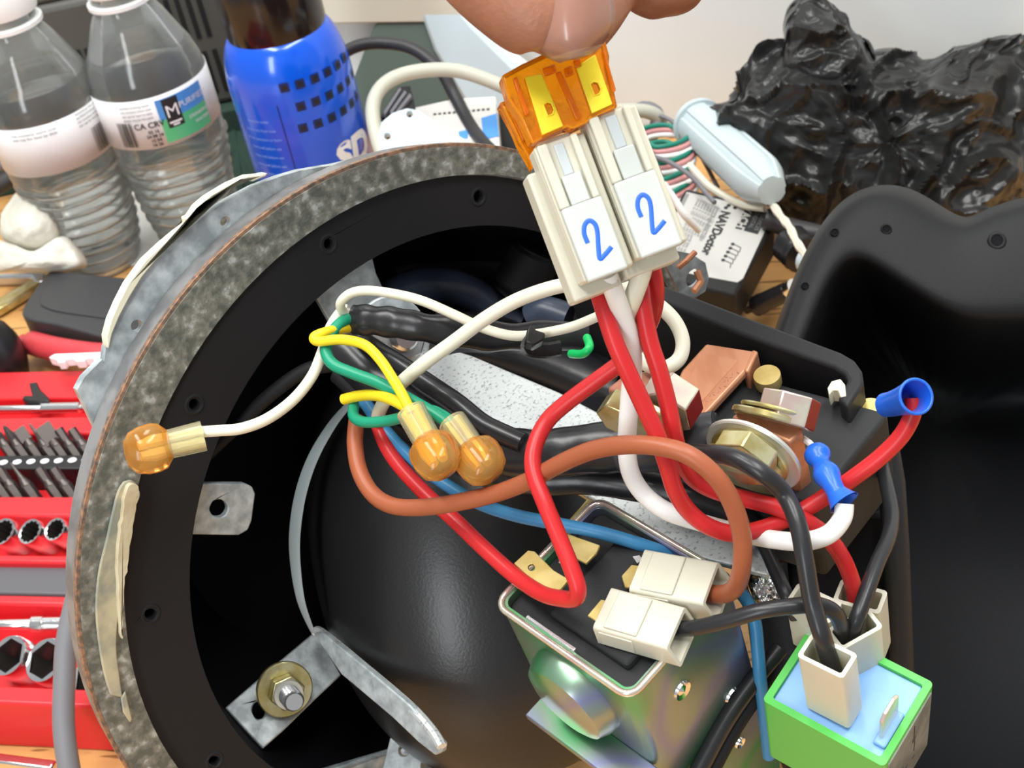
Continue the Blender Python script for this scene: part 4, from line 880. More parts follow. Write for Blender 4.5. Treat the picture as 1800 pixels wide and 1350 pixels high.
head(1094, 722, 289, 4.6, -3, 2.0, 'gold_zinc', None, .2, 'hex_nut')
# right terminal
rl_ = [(1284, 733), (1300, 719), (1400, 745), (1410, 760), (1386, 780)]
lug([(1284, 733), (1302, 718), (1402, 744), (1412, 758), (1388, 778)], (1350, 750), 284, 17, 'copper')
disc(1352, 742, 284, 7.8, 0.2, 1.6, 'gold_zinc', (TY * .85 + TZ * .52).normalized()); disc(1358, 739, 283, 7.0, 1.6, 2.4, 'gold_zinc', (TY * .85 + TZ * .52).normalized(), 'spring_washer')
head(1383, 734, 282, 6.0, -1.5, 4.6, 'pink_zinc', 'red_paint', .5, zax=(TY * .85 + TZ * .52).normalized())
FA = -YA
disc(1322, 803, 281, 10.2, -1.0, 0.1, 'white_zinc', FA); disc(1320, 800, 281, 8.2, 0, 1.2, 'gold_zinc', FA)
head(1320, 788, 277, 6.7, .4, 4.6, 'gold_zinc', None, .35, 'hex_nut', FA)
disc(1302, 833, 282, 8.3, -3, 1.0, 'gold_zinc', (FA * .9 - TZ * .35).normalized(), 'stud_washer')
# gold screw heads behind
disc(1349, 664, 310, 3.0, -2, 1.0, 'brass', UPZ, 'screw_head'); disc(1528, 716, 301, 3.4, -3, -.8, 'brass', UPZ, 'screw_head')

# ---------------------------------------------------------------- metal-cased relay
MX = Vector((.6939, -.3868, .6074)); MZ = Vector((-.2571, .6548, .7107)); MX = (MX - MZ * MX.dot(MZ)).normalized(); MY = MZ.cross(MX)
mf_ = Fr((-3.42, -46.51, -299.96), MX, MY, MZ); LX, LY = 38.1, 32.9
mr = thing('metal_relay', mf_.pt(LX / 2, LY / 2, -50), 'square relay in an iridescent plated steel can with a black top', 'relay')
g = G().prism(mf_, rrect(0, 0, LX, LY, 3), -50, 0, [rrect(1.3, 1.3, LX - 1.3, LY - 1.3, 2)]); can_ = g.build('steel_can', M['irid'], mr, bevel=.35)
# rolled rim, coppery
g = G(); pr_ = rrect(0, 0, LX, LY, 3); lp = [mf_.pt(x, y, 0) for x, y in pr_]; lp.append(lp[0]); lp.append(lp[1]); g.sweep(lp, (.75, .8), 8, cap=False); g.build('rolled_rim', M['pink_zinc'], mr, smooth=60)
G().prism(mf_, rrect(1.3, 1.3, LX - 1.3, LY - 1.3, 2), -8, -2.2).build('black_top', M['block'], mr, bevel=.3)
G().prism(mf_, rrect(11, 5, 33, 29, 1), -2.3, .6).build('raised_pad', M['block'], mr, bevel=.8)
G().box(mf_, 8, 22, 1.1, 2.0, -3, .8).build('side_clip', M['steel'], mr, bevel=.2)
bulge = Fr(mf_.pt(0, 0, 0), MX, MY, MZ)
def face_fr(o_local, z): o = mf_.o + mf_.x * o_local[0] + mf_.y * o_local[1] + mf_.z * o_local[2]; x = MX if abs(z.dot(MX)) < .9 else MY; return Fr(o, x, z.cross(x), z)
G().lathe(face_fr((19, 0, -16), -MY), [(11.5, 0), (11.3, 2), (10, 4.6), (8, 5.4), (0.01, 5.4)], 48).build('round_boss', M['irid'], mr, smooth=30)
G().prism(face_fr((0, 0, 0), -MY), [(6, -29), (6, -31), (44, -31), (44, -29)], 0, 8).build('foot_flange', M['irid'], mr, bevel=.3)
for x, y, z in ((38.1, 12, -14), (38.1, 24, -34)): G().lathe(face_fr((x, y, z), MX), [(2.4, 0), (2.2, .6), (1.2, .2), (.01, .9)], 16).build('spot_weld', M['chrome'], mr)
# brass terminals (left edge): upstanding flat tags folded outward
def tag_(px, py, pts, d, N=MZ, th=.8, hole=None):
    f_ = plane_fr((px, py), d, N, MX); return G().prism(f_, pxpoly(f_, pts), -th, 0, [pxpoly(f_, hole)] if hole else []).build('brass_terminal', M['brass'], mr, bevel=.2)
tag_(940, 1000, [(903, 990), (928, 967), (940, 969), (973, 1002), (1000, 1018), (985, 1036), (955, 1038), (940, 1024)], 296, hole=circ(934, 997, 6, 14))
tag_(1000, 960, [(962, 930), (972, 925), (1010, 942), (1055, 958), (1048, 972), (1030, 990), (1010, 980), (985, 955)], 299)
tag_(1110, 1010, [(1092, 1012), (1110, 992), (1150, 998), (1130, 1035), (1098, 1032)], 293)
tag_(1055, 1075, [(1032, 1082), (1056, 1053), (1090, 1060), (1060, 1100)], 291)
G().sweep([P(986, 975, 297), P(992, 985, 296), P(988, 992, 296)], 1.0, 8).build('solder_blob', M['chrome'], mr)
G().prism(plane_fr((1130, 985), 295, (.1, .4, .9)), pxpoly(plane_fr((1130, 985), 295, (.1, .4, .9)), [(1112, 978), (1124, 976), (1130, 984), (1120, 990)]), -.6, 0).build('metal_tab', M['steel'], mr)
G().sweep([P(1060, 897, 318), P(1061, 909, 317), P(1059, 917, 317)], 1.6, 12).build('screw', M['chrome'], mr)
G().sweep([P(1040, 886, 322), P(1010, 920, 318)], (.7, 1.6), 6).build('strut', M['brass'], mr)
# shiny crumpled clamp behind the housings
pillow('foil_clamp', [(1318, 1005), (1340, 985), (1370, 1000), (1378, 1040), (1360, 1075), (1330, 1062), (1315, 1030)], (1345, 1030), 312, 6, M['chrome'], lambda q: crumple(q * 3) * .25, rings=20, n=80, parent=mr)
# second metal case below right, steel plate with weld dots
c2 = thing('steel_case', P(1280, 1330, 320), 'second plated steel case at the bottom edge beside the green relay', 'case')
f2 = plane_fr((1300, 1300), 318, MX); G().prism(f2, pxpoly(f2, [(1255, 1350), (1315, 1265), (1345, 1215), (1372, 1250), (1372, 1420), (1200, 1430)]), -3, 0).build('case_plate', M['irid'], c2, bevel=.4)
G().lathe(plane_fr((1300, 1305), 317, MX), [(1.6, 0), (1.4, .5), (.6, .2), (.01, .8)], 14).build('spot_weld', M['chrome'], c2)
cable('rubber_band', [(1372, 1140, 310), (1330, 1190, 309), (1280, 1260, 308), (1230, 1350, 307), (1190, 1420, 306)], 2.0, M['w_black'], 'straight black band running down between the steel case and the relay', cat='band')
cable('rubber_band', [(1378, 1160, 314), (1340, 1210, 313), (1290, 1285, 312), (1245, 1370, 311)], 1.6, M['rubber'], 'thin second black band behind the straight black band', cat='band')

# ---------------------------------------------------------------- quick-fit housings
def housing(name, fr, w_, h_, L_, label, group, wall=.8, slant=0, mat_='nylon', keel=True):
    """hollow connector shell: w_ x h_ mouth, L_ long along -z; mouth at z = 0"""
    t = thing(name, fr.pt(0, 0, -L_ / 2), label, 'connector', group)
    out = rrect(-w_ / 2, -h_ / 2, w_ / 2, h_ / 2, .8, 3); inn = rrect(-w_ / 2 + wall, -h_ / 2 + wall, w_ / 2 - wall, h_ / 2 - wall, .5, 3)
    n = len(out); v = []; f = []
    def sl(p): return slant * p[1]
    for pts, z in ((out, -L_), (out, 0), (inn, 0), (inn, -L_ + 3)): v += [fr.pt(p[0], p[1], z + (sl(p) if z == 0 else 0)) for p in pts]
    for j in range(3):
        for i in range(n): i2 = (i + 1) % n; f.append((j * n + i, j * n + i2, (j + 1) * n + i2, (j + 1) * n + i))
    f.append(tuple(range(n))); f.append(tuple(range(3 * n, 4 * n)))
    G().add(v, f).build('shell', M[mat_], t, smooth=35)
    if keel: G().box(fr, -w_ / 2 + .6, w_ / 2 - .6, h_ / 2 - .1, h_ / 2 + .5, -L_ + 2, -L_ * .45).build('ridge', M[mat_], t, bevel=.3)
    G().box(fr, -w_ / 2 - .25, -w_ / 2 + .2, -h_ / 2 + 1, h_ / 2 - 1, -L_ + 1, -L_ * .5).build('side_rib', M[mat_], t, bevel=.2)
    return t
def dirfr(px0, py0, d0, px1, py1, d1, up=MZ):
    """frame at point 0 whose z runs from point 1 to point 0"""
    a = ray(px0, py0) * d0; b = ray(px1, py1) * d1; z = (a - b).normalized(); y = Vector(up); y = (y - z * y.dot(z)).normalized(); return Fr(a, y.cross(z), y, z), (a - b).length
# ---- pair lying on the metal relay
f_, L_ = dirfr(1262, 1042, 283, 1134, 1018, 290); housing('connector_housing', f_, 10.4, 6.8, L_ + 1, 'milky push-on connector housing taking the brown wire', 'milky push-on housings', slant=-.3)
f_, L_ = dirfr(1200, 1120, 279, 1072, 1084, 286); housing('connector_housing', f_, 10, 6.5, L_ + 1, 'milky push-on connector housing taking the black wire on the metal relay', 'milky push-on housings', slant=-.3)

# ---------------------------------------------------------------- green relay
GX = Vector((.7884, -.3711, .4907)); GZ = Vector((-.1862, .6162, .7652)); GX = (GX - GZ * GX.dot(GZ)).normalized(); GY = GZ.cross(GX)
gf_ = Fr((49.7, -62.88, -282.81), GX, GY, GZ); GL, GW = 26.5, 20.5
gr = thing('green_relay', gf_.pt(GL / 2, GW / 2, -26), 'bright green cube relay with a pale blue terminal face', 'relay')
G().prism(gf_, rrect(0, 0, GL, GW, 1.0), -26, 0, [rrect(1.5, 1.5, GL - 1.5, GW - 1.5, .6)]).build('relay_case', M['r_green'], gr, bevel=.3)
G().prism(gf_, rrect(1.5, 1.5, GL - 1.5, GW - 1.5, .6), -4, -.9).build('relay_base', M['r_blue'], gr, bevel=.3)
G().prism(Fr(gf_.o + GX * (GL - .1), GY, GZ, GX), [(1.6, -26), (GW - 1.2, -26), (GW - 1.2, -2), (1.6, -2)], 0, .35).build('label_side', M['r_grey'], gr, bevel=.1)
g = G()
sf_ = Fr(gf_.o + GX * (GL + .25), GY, GZ, GX)
for a, b, c_, d_ in ((12, 12.2, -9, -4), (12.4, 12.6, -16, -11), (11.6, 12.8, -10.6, -9.4), (7, 7.8, -15, -14.4), (9, 9.8, -18, -17.2), (5, 6.2, -19, -18.2), (12, 12.8, -19, -18.4)): g.box(sf_, a, b, c_, d_, 0, .12)
g.build('print', M['black_print'], gr)
tx, ty = loc2(gf_, 1562, 1275); bl_ = gf_.sh(tx, ty, -.9)
G().box(bl_, -1.0, 1.6, -4.6, 3.6, 0, 1.3).build('terminal_collar', M['r_blue'], gr, bevel=.4)
G().prism(Fr(bl_.o, bl_.y, bl_.z, bl_.x), [(-3.2, 0), (3.2, 0), (3.2, 8.4), (1.6, 9.4), (-1.8, 9.4), (-3.2, 8.2)], -.4, .4).build('blade_terminal', M['pink_zinc'], gr, bevel=.15)
def stand(x, y, d, ang, w_, h_, L_, label):
    f_ = plane_fr((x, y), d, (GZ + GX * -.06).normalized(), GX).rz(ang); return housing('connector_housing', f_, w_, h_, L_, label, 'milky push-on housings')
stand(1454, 1152, 264, 0, 9.6, 5.8, 20, 'front milky connector housing standing on the green relay')
stand(1430, 1060, 284, 0, 10, 5.6, 16, 'rear milky connector housing at the back corner of the green relay')
stand(1502, 1105, 276, 62, 9.6, 5.4, 17, 'middle milky connector housing taking two black wires')
stand(1512, 1048, 284, 10, 9.6, 5.6, 19, 'tallest milky connector housing, taking the red wire')

# ---------------------------------------------------------------- right-hand black cover
cv = thing('plastic_cover', P(1700, 1200, 430), 'large black moulded plastic cover filling the right side of the picture', 'cover')
back = [(1340, 640), (1368, 560), (1392, 495), (1420, 430), (1458, 372), (1500, 336), (1548, 322), (1598, 328), (1640, 352), (1682, 380), (1706, 384), (1740, 362), (1830, 338), (2000, 320), (2250, 600), (2250, 1200), (2200, 1600), (1500, 1600), (1330, 1300), (1290, 900)]
rim_ = [(1352, 650), (1380, 566), (1403, 502), (1432, 440), (1468, 388), (1505, 356), (1546, 350), (1590, 364), (1632, 392), (1676, 412), (1712, 408), (1750, 388), (1832, 362), (2000, 344), (2200, 610), (2200, 1200), (2150, 1560), (1520, 1560), (1350, 1290), (1305, 900)]
inn_ = [(1392, 680), (1420, 610), (1440, 560), (1462, 505), (1486, 474), (1508, 470), (1535, 486), (1570, 512), (1610, 538), (1655, 566), (1700, 586), (1750, 592), (1832, 590), (1960, 590), (2060, 700), (2060, 1200), (2020, 1450), (1560, 1450), (1420, 1240), (1372, 900)]
deep = [(1430, 720), (1455, 670), (1475, 630), (1495, 590), (1515, 560), (1535, 550), (1555, 560), (1580, 585), (1615, 610), (1655, 640), (1700, 660), (1750, 665), (1830, 660), (1920, 660), (2000, 750), (2000, 1150), (1960, 1380), (1600, 1380), (1480, 1200), (1425, 900)]
n = len(back); v = []; f = []
dep = lambda x, y, o: 400 + .10 * (700 - y) * .55 + o
def layer(pts, o, sc_=1): return [P(x, y, min(dep(x, y, o), CAMH / -(RC @ ray(x, y)).z - 12)) for x, y in pts]
def lerp(a, b, t): return [((x0 + (x1 - x0) * t), (y0 + (y1 - y0) * t)) for (x0, y0), (x1, y1) in zip(a, b)]
lay = layer(back, 30) + layer(back, 12) + layer(lerp(back, rim_, .45), 4) + layer(rim_, 1) + layer(lerp(rim_, inn_, .75), 0) + layer(inn_, 3) + layer(deep, 125)
K = 7
for j in range(K - 1):
    for i in range(n): i2 = (i + 1) % n; f.append((j * n + i, j * n + i2, (j + 1) * n + i2, (j + 1) * n + i))
f.append(tuple(range((K - 1) * n, K * n)))
cvb = mk('cover_shell', lay, f, M['cover'], cv, smooth=180, subsurf=3)
for x, y, r_ in ((1467, 408, 8), (1558, 403, 10), (1753, 423, 16), (1415, 502, 7)):
    f_ = plane_fr((x, y), dep(x, y, .4), (-.05, .1, .99)); s_ = .165
    G().lathe(f_, [(r_ * s_ * .55, -.3), (r_ * s_ * .6, .12), (r_ * s_ * .8, .3), (r_ * s_, .1), (r_ * s_ * 1.05, -.2)], 20).build('screw_dimple', M['cover'], cvb, smooth=60)
    G().lathe(f_, [(.01, .05), (r_ * s_ * .55, .05), (r_ * s_ * .55, -.1)], 16).build('dimple_bore', M['interior'], cvb)  # near-black disc stands in for the shade down the hole

# ---------------------------------------------------------------- wires
def wire(pts, r, m, label, group=None, n=14, name='wire', per=10):
    o = G().sweep(wpath(pts, per), r, n).build(name, M[m], smooth=60); return setp(o, label, 'wire', group)
R1 = 1.72
wire([(354, 759, 308), (385, 757, 306), (425, 753, 306), (470, 736, 308), (515, 703, 312), (548, 662, 316), (566, 620, 318), (580, 578, 320), (600, 548, 322), (612, 545, 322)], 1.25, 'w_cream', 'cream wire from the lone amber crimp cap up to the black sleeve')
wire([(628, 552, 323), (604, 548, 321), (599, 532, 318), (618, 515, 316), (650, 511, 315), (700, 518, 314), (745, 530, 313), (800, 554, 312), (850, 577, 311), (900, 590, 310), (945, 587, 309), (1000, 576, 307), (1040, 561, 304), (1075, 545, 301), (1100, 540, 300)], 1.1, 'w_cream', 'thin cream wire looping over the black sleeve through the cable tie')
wire([(664, 742, 318), (668, 720, 316), (690, 688, 312), (740, 643, 306), (800, 599, 302), (850, 562, 299), (900, 532, 297), (950, 512, 295), (1000, 500, 294), (1060, 496, 295), (1110, 510, 296), (1155, 535, 296), (1186, 565, 295), (1200, 600, 294), (1194, 630, 293), (1170, 646, 292), (1140, 642, 292), (1120, 620, 293), (1108, 590, 295)], 1.55, 'w_cream', 'long cream wire sweeping behind the milky connectors into a round loop')
wire([(1068, 482, 256), (1080, 515, 258), (1096, 560, 262), (1108, 605, 266), (1112, 640, 269), (1108, 690, 273), (1104, 740, 276), (1102, 790, 279), (1110, 835, 281), (1135, 872, 282), (1175, 900, 281), (1230, 918, 283), (1290, 934, 283), (1350, 947, 279), (1410, 952, 273), (1455, 940, 271), (1480, 912, 270), (1484, 885, 270)], 1.85, 'w_white', 'long white wire from the connectors to the blue butt sleeve')
wire([(1134, 444, 258), (1128, 480, 259), (1114, 520, 261), (1102, 555, 265), (1106, 590, 270), (1112, 640, 276), (1112, 680, 280)], 1.8, 'w_cream', 'short cream wire dropping from the right-hand milky connector')
wire([(1050, 505, 262), (1062, 545, 261), (1080, 600, 261), (1102, 650, 262), (1130, 710, 264), (1155, 765, 266), (1172, 815, 268), (1187, 862, 271), (1210, 898, 274), (1245, 925, 275), (1290, 938, 277), (1340, 929, 280), (1395, 906, 282), (1450, 874, 281), (1500, 840, 279), (1548, 803, 277), (1585, 765, 275), (1604, 728, 274), (1605, 700, 274)], R1, 'w_red', 'long red wire from the connectors curving up to the blue cup sleeve')
wire([(1125, 490, 265), (1130, 540, 264), (1142, 600, 265), (1158, 650, 266), (1174, 710, 268), (1184, 760, 270), (1196, 805, 274), (1218, 840, 277), (1255, 862, 279), (1305, 876, 280), (1365, 892, 280), (1415, 915, 280), (1455, 945, 281), (1483, 985, 283), (1500, 1030, 285), (1506, 1070, 288)], R1, 'w_red', 'red wire crossing behind the brown one into the tallest relay housing')
wire([(1146, 470, 266), (1152, 510, 268), (1148, 550, 272), (1130, 590, 277), (1100, 630, 280), (1050, 668, 282), (1000, 705, 284), (962, 740, 285), (940, 785, 284), (938, 830, 282), (958, 885, 280), (985, 950, 279), (1005, 1000, 278), (1016, 1035, 278), (1010, 1052, 280), (985, 1052, 284), (950, 1042, 290), (905, 1012, 297), (850, 963, 303), (800, 915, 308), (750, 870, 312), (705, 822, 315), (680, 785, 317), (665, 748, 320)], R1, 'w_red', 'red wire with a sharp hairpin bend above the metal relay')
wire([(627, 735, 322), (624, 780, 318), (632, 828, 314), (655, 868, 310), (690, 889, 306), (740, 892, 302), (800, 884, 297), (870, 868, 292), (930, 845, 286), (985, 815, 280), (1040, 792, 274), (1100, 782, 268), (1160, 785, 264), (1210, 800, 262), (1255, 835, 262), (1285, 880, 264), (1303, 935, 267), (1305, 985, 270), (1298, 1022, 274), (1284, 1040, 278), (1262, 1045, 283), (1238, 1040, 286)], 1.85, 'w_brown', 'rust-brown wire arching across the middle to a milky housing')
wire([(640, 705, 324), (668, 745, 320), (700, 782, 317), (750, 828, 314), (800, 862, 311), (850, 888, 308), (910, 907, 305), (980, 921, 302), (1050, 935, 300), (1120, 955, 299), (1180, 976, 300), (1250, 1005, 303), (1305, 1045, 306), (1326, 1090, 306), (1332, 1140, 306), (1336, 1190, 307), (1342, 1240, 311), (1352, 1330, 318)], 1.45, 'w_blue', 'blue wire passing under the brown wire and down behind the housings')
wire([(650, 568, 327), (618, 575, 322), (575, 583, 316), (553, 592, 315), (560, 600, 314), (600, 597, 312), (640, 606, 309), (668, 632, 306), (690, 665, 303), (708, 695, 300), (724, 728, 297)], 1.15, 'w_yellow', 'yellow wire bending sharply at the sleeve mouth down to the crimp')
wire([(604, 702, 318), (630, 696, 315), (660, 695, 310), (690, 703, 304), (722, 720, 299)], 1.25, 'w_yellow', 'short yellow wire coming from the shadow into the crimp')
wire([(640, 556, 324), (605, 564, 320), (582, 588, 317), (573, 615, 315), (585, 640, 313), (620, 656, 311), (670, 675, 308), (720, 702, 305), (765, 728, 302), (800, 752, 300)], 1.35, 'w_green', 'green wire from the black sleeve to the right amber crimp')
wire([(622, 712, 318), (622, 732, 315), (640, 742, 312), (680, 740, 308), (722, 730, 302), (760, 722, 303), (800, 745, 301)], 1.25, 'w_green', 'short green wire hooking round below the yellow ones')
wire([(1192, 1105, 281), (1225, 1103, 277), (1280, 1090, 273), (1340, 1073, 270), (1400, 1065, 269), (1440, 1064, 270), (1468, 1078, 272), (1480, 1105, 276), (1484, 1140, 282)], 1.6, 'w_black', 'black wire bridging from the metal relay to the green relay')
wire([(1180, 795, 284), (1225, 796, 275), (1285, 803, 267), (1340, 832, 264), (1378, 868, 266), (1402, 920, 264), (1415, 985, 263), (1428, 1060, 264), (1446, 1120, 264), (1466, 1186, 270)], 1.75, 'w_black', 'black wire curving over the plated bolt into the front housing')
wire([(1300, 905, 300), (1340, 955, 296), (1362, 1000, 292), (1382, 1045, 288), (1400, 1085, 289)], 1.5, 'w_black', 'black wire entering the rear relay housing')
wire([(1545, 790, 316), (1558, 850, 303), (1568, 905, 295), (1562, 945, 288), (1542, 990, 282), (1520, 1050, 277), (1502, 1100, 276), (1492, 1140, 282)], 1.6, 'w_black', 'black wire coming down the tray rib into the middle housing')
wire([(340, 820, 345), (420, 745, 345), (480, 690, 345), (540, 650, 345), (600, 640, 345)], 1.8, 'rubber', 'thin black cable lost in the dark drum behind the cream wire')
wire([(1004, 622, 322), (1024, 622, 317), (1036, 610, 316), (1032, 594, 322)], 1.0, 'green_glow', 'bright green wire peeping from the end of the black sleeve')
# black sleeved cables
def sleeve(pts, r, m, label, wav=.0, n=24, cat='cable', name='sleeved_cable'):
    q = wpath(pts, 10); L_ = len(q); rr = [(a * (1 + wav * noise.noise(Vector((i * .17, 3, a)))), b * (1 + wav * noise.noise(Vector((i * .21, 8, b))))) for i, (a, b) in enumerate([r] * L_)]
    return setp(G().sweep(q, rr, n, flat=RC @ Vector((0, 1, 0))).build(name, M[m], smooth=60), label, cat)
sleeve([(622, 562, 322), (650, 563, 320), (700, 568, 318), (760, 578, 318), (830, 588, 320), (900, 592, 322), (960, 590, 325), (1030, 592, 328)], (3.4, 2.2), 'sheath', 'black shrink sleeve from which the cream, green and yellow wires emerge', .16)
G_ = G(); q = wpath([(760, 585, 372), (840, 600, 372), (920, 625, 370), (1000, 655, 368), (1080, 690, 365)], 8)
setp(G_.sweep(q, (6.5, 5.5), 20).build('sleeved_cable', M['sheath']), 'thick dull black cable lying behind the cable tie', 'cable')
sleeve([(590, 605, 336), (650, 660, 330), (720, 712, 324), (800, 766, 317), (880, 793, 311), (960, 797, 306), (1050, 788, 302), (1130, 785, 298), (1200, 782, 296), (1268, 770, 294)], (5.2, 4.5), 'sheath', 'thick black wrapped cable running to the plated bolt', .12)
sleeve([(1090, 786, 300), (1150, 783, 297), (1210, 778, 293), (1262, 768, 291)], (5.6, 4.8), 'sheath_grey', 'grey-black shrink tube on the cable end at the bolt', .04, cat='sleeve', name='shrink_tube')
sleeve([(600, 650, 335), (680, 720, 330), (780, 790, 322), (860, 830, 316), (940, 842, 312), (1030, 842, 309), (1120, 852, 306), (1200, 868, 304), (1290, 900, 304), (1330, 960, 304)], (3.6, 3.4), 'sheath', 'lower black cable running alongside the thick wrapped one', .08)
sleeve([(640, 600, 330), (690, 632, 323), (752, 674, 317), (800, 706, 312), (855, 748, 308), (920, 778, 304)], (2.2, 2.2), 'sheath', 'slim black cable lying on top of the wrapped cable', .05)
# cable tie
tie = thing('cable_tie', P(938, 590, 305), 'small black cable tie gripping the thin cream wire', 'cable tie')
tf2 = plane_fr((938, 592), 305, (.1, .3, .95)); G().prism(tf2, pxpoly(tf2, [(926, 582), (932, 573), (942, 583), (958, 588), (956, 600), (938, 610), (922, 604)]), -3, 1.2).build('tie_head', M['black'], tie, bevel=.4)
G().sweep(wpath([(922, 600, 306), (930, 612, 310), (960, 616, 312), (985, 612, 314)]), (1.8, .6), 8).build('tie_strap', M['black'], tie)

# ---------------------------------------------------------------- amber crimp caps
def crimp(tip, mouth, d0, d1, r, label, wires, k=1.0):
    a = ray(*tip) * d0; b = ray(*mouth) * d1; z = (a - b).normalized(); x = Vector((0, 0, 1)); x = (x - z * x.dot(z)).normalized(); y = z.cross(x)
    f_ = Fr(b, y, x, z); L_ = (a - b).length
    t = thing('crimp_cap', f_.pt(0, 0, L_ / 2), label, 'connector', 'amber closed-end crimp caps')
    rs = r * .62
    def lp(prof, sy):  # flattened in depth
        g = G(); n = 36; v = []; f = []
        for rr, h in prof:
            for i in range(n): q_ = 2 * math.pi * i / n; v.append(f_.pt(rr * math.cos(q_), rr * sy * math.sin(q_), h))
        for j in range(len(prof) - 1):
            for i in range(n): i2 = (i + 1) % n; f.append((j * n + i, j * n + i2, (j + 1) * n + i2, (j + 1) * n + i))
        return g.add(v, f)
    m_ = L_ * .42
    lp([(rs * .9, m_), (r * .92, m_ + L_ * .10), (r, L_ * .62), (r * .98, L_ * .76), (r * .84, L_ * .90), (r * .5, L_ * .985), (.01, L_)], .72).build('amber_dome', M['amber'], t, smooth=80)
    lp([(rs * .8, 0), (rs, 0), (rs * .95, m_), (rs * .9, m_ + 1.5), (rs * .72, m_), (rs * .8, 0)], .85).build('clear_sleeve', M['clear_sleeve'], t, smooth=60)
    g = G()
    for i, sgn in enumerate((-1, 1)): g.sweep([f_.pt(sgn * rs * .35, 0, 0), f_.pt(sgn * rs * .33, .1, m_), f_.pt(sgn * rs * .36, -.3, L_ * .64), f_.pt(sgn * rs * .3, .2, L_ * .80)], [1.2, 1.2, 1.3, .9], 10)
    g.build('wire_end', M[wires], t)
    return t
crimp((219, 800), (358, 766), 304, 308, 5.4, 'amber crimp cap on the cream wire lying on the ring rim', 'w_cream')
crimp((785, 835), (722, 722), 290, 298, 5.2, 'amber crimp cap joining the yellow wires', 'w_yellow')
crimp((866, 840), (795, 742), 290, 299, 5.2, 'amber crimp cap joining the green wires', 'brass')

# ---------------------------------------------------------------- blue sleeves
bs = thing('butt_sleeve', P(1465, 835, 272), 'bright blue pinched butt sleeve with a white wire below it', 'connector')
q = wpath([(1434, 790, 280), (1440, 808, 278), (1450, 828, 275), (1462, 850, 272), (1472, 868, 271), (1484, 884, 270)], 6)
pr_ = []
for i in range(len(q)): u = i / (len(q) - 1); pr_.append(1.9 + .75 * math.exp(-((u - .12) / .10) ** 2) - .25 * math.exp(-((u - .28) / .08) ** 2) + .75 * math.exp(-((u - .46) / .1) ** 2) + 1.3 * max(0, (u - .75) / .25) ** 1.2)
g = G().sweep(q, pr_, 24, cap=False); qq = q[-1]; g.sweep(list(reversed(q[-5:])), [x * .86 for x in reversed(pr_[-5:])], 24, cap=False); g.build('sleeve_body', M['t_blue'], bs, smooth=60)
G().sweep([P(1412, 771, 284), P(1424, 780, 282), P(1434, 792, 280)], .7, 8).build('wire_end', M['w_white'], bs)
cu = thing('cup_sleeve', P(1580, 705, 275), 'bright blue open cup sleeve taking the red wire at the tray end', 'connector')
q = [P(1556, 712, 280), P(1568, 710, 278), P(1582, 706, 275), P(1598, 701, 271), P(1610, 697, 268)]
g = G().sweep(q, [2.4, 2.5, 2.7, 3.1, 3.5], 32, cap=False); g.sweep(list(reversed(q)), [3.1, 2.6, 2.2, 2.0, 1.9], 32, cap=False); 
o = g.build('sleeve_body', M['t_blue'], cu, smooth=60)
axc = (q[-1] - q[0]).normalized(); 
lipp = []; a = axc.orthogonal().normalized(); b = axc.cross(a)
for i in range(34): t_ = 2 * math.pi * i / 32; lipp.append(q[-1] + (a * math.cos(t_) + b * math.sin(t_)) * .0033)
G().sweep(lipp, .32, 8, cap=False).build('sleeve_lip', M['t_blue'], cu, smooth=60)

# ---------------------------------------------------------------- milky fuse holders with the figure 2
HN = Vector((.16, .10, .98)).normalized(); HD = Vector((.345, -.938, 0)); HD = (HD - HN * HD.dot(HN)).normalized(); HU = Vector((.93, .37, 0)); HU = (HU - HN * HU.dot(HN)).normalized()
hf = Fr(ray(1031, 499) * 248, HU, -HD, HN)          # slightly skewed axes as the mouldings taper
def holder(o, L_, label, w_=8.3, rear=(-1.6, 7.6)):
    f_ = hf.sh(o[0], o[1], 0); t = thing('fuse_holder', f_.pt(4, L_ / 2, 0), label, 'fuse holder', 'milky fuse holders')
    G().box(f_, 0, w_ + 1.7, .4, L_, -6.5, -2.0).build('holder_body', M['nylon'], t, bevel=.5); G().box(f_, 0, w_, .4, L_, -2.2, -.9).build('front_frame', M['nylon'], t, bevel=.4)
    fc = G().box(f_, .3, w_ - .2, 0, L_ * .53, -1, .6).build('front_pad', M['nylon_face'], t, bevel=.5, segs=3)
    G().box(f_, .3, 2.2, L_ * .53, L_ - .2, -1, .3).build('guide_rail', M['nylon'], t, bevel=.3)
    G().box(f_, w_ - 1.6, w_ - .3, L_ * .53, L_ - .2, -1, .3).build('guide_rail', M['nylon'], t, bevel=.3)
    G().box(f_, 2.6, w_ - 2, L_ * .53, L_ * .74, -1, -.1).build('latch_tongue', M['nylon_face'], t, bevel=.3)
    G().box(f_, 3.4, w_ - 3, L_ * .74, L_ - .8, -1, -.5).build('contact_window', M['nylon_shade'], t, bevel=.3)
    G().box(f_, rear[0], rear[1], -1.9, L_ - 3.2, -11.5, -6).build('rear_shell', M['nylon'], t, bevel=.5)
    G().box(f_, 1.2, w_ - .8, L_ - .3, L_ + .8, -5.5, -2).build('mouth_lip', M['nylon'], t, bevel=.3)
    return t, f_, fc
def two(f_, fc, cx, cy, s):
    g = G(); pts = crom([(-1.25, .3), (-1.25, 1.8), (-.7, 3.0), (.2, 3.4), (.85, 2.6), (.75, 1.3), (.15, -.6), (-.35, -2.5), (.5, -2.3), (2.0, -1.5)], 6)
    prev = [f_.pt(cx + x * s, cy + y * s, .62) for x, y in pts]
    g.sweep(prev, [(.42, .08)] * len(prev), 8, flat=(RC @ (f_.x * .9 + f_.y * .3))); g.build('ink_two', M['ink_blue'], fc)
    v, f = [], []
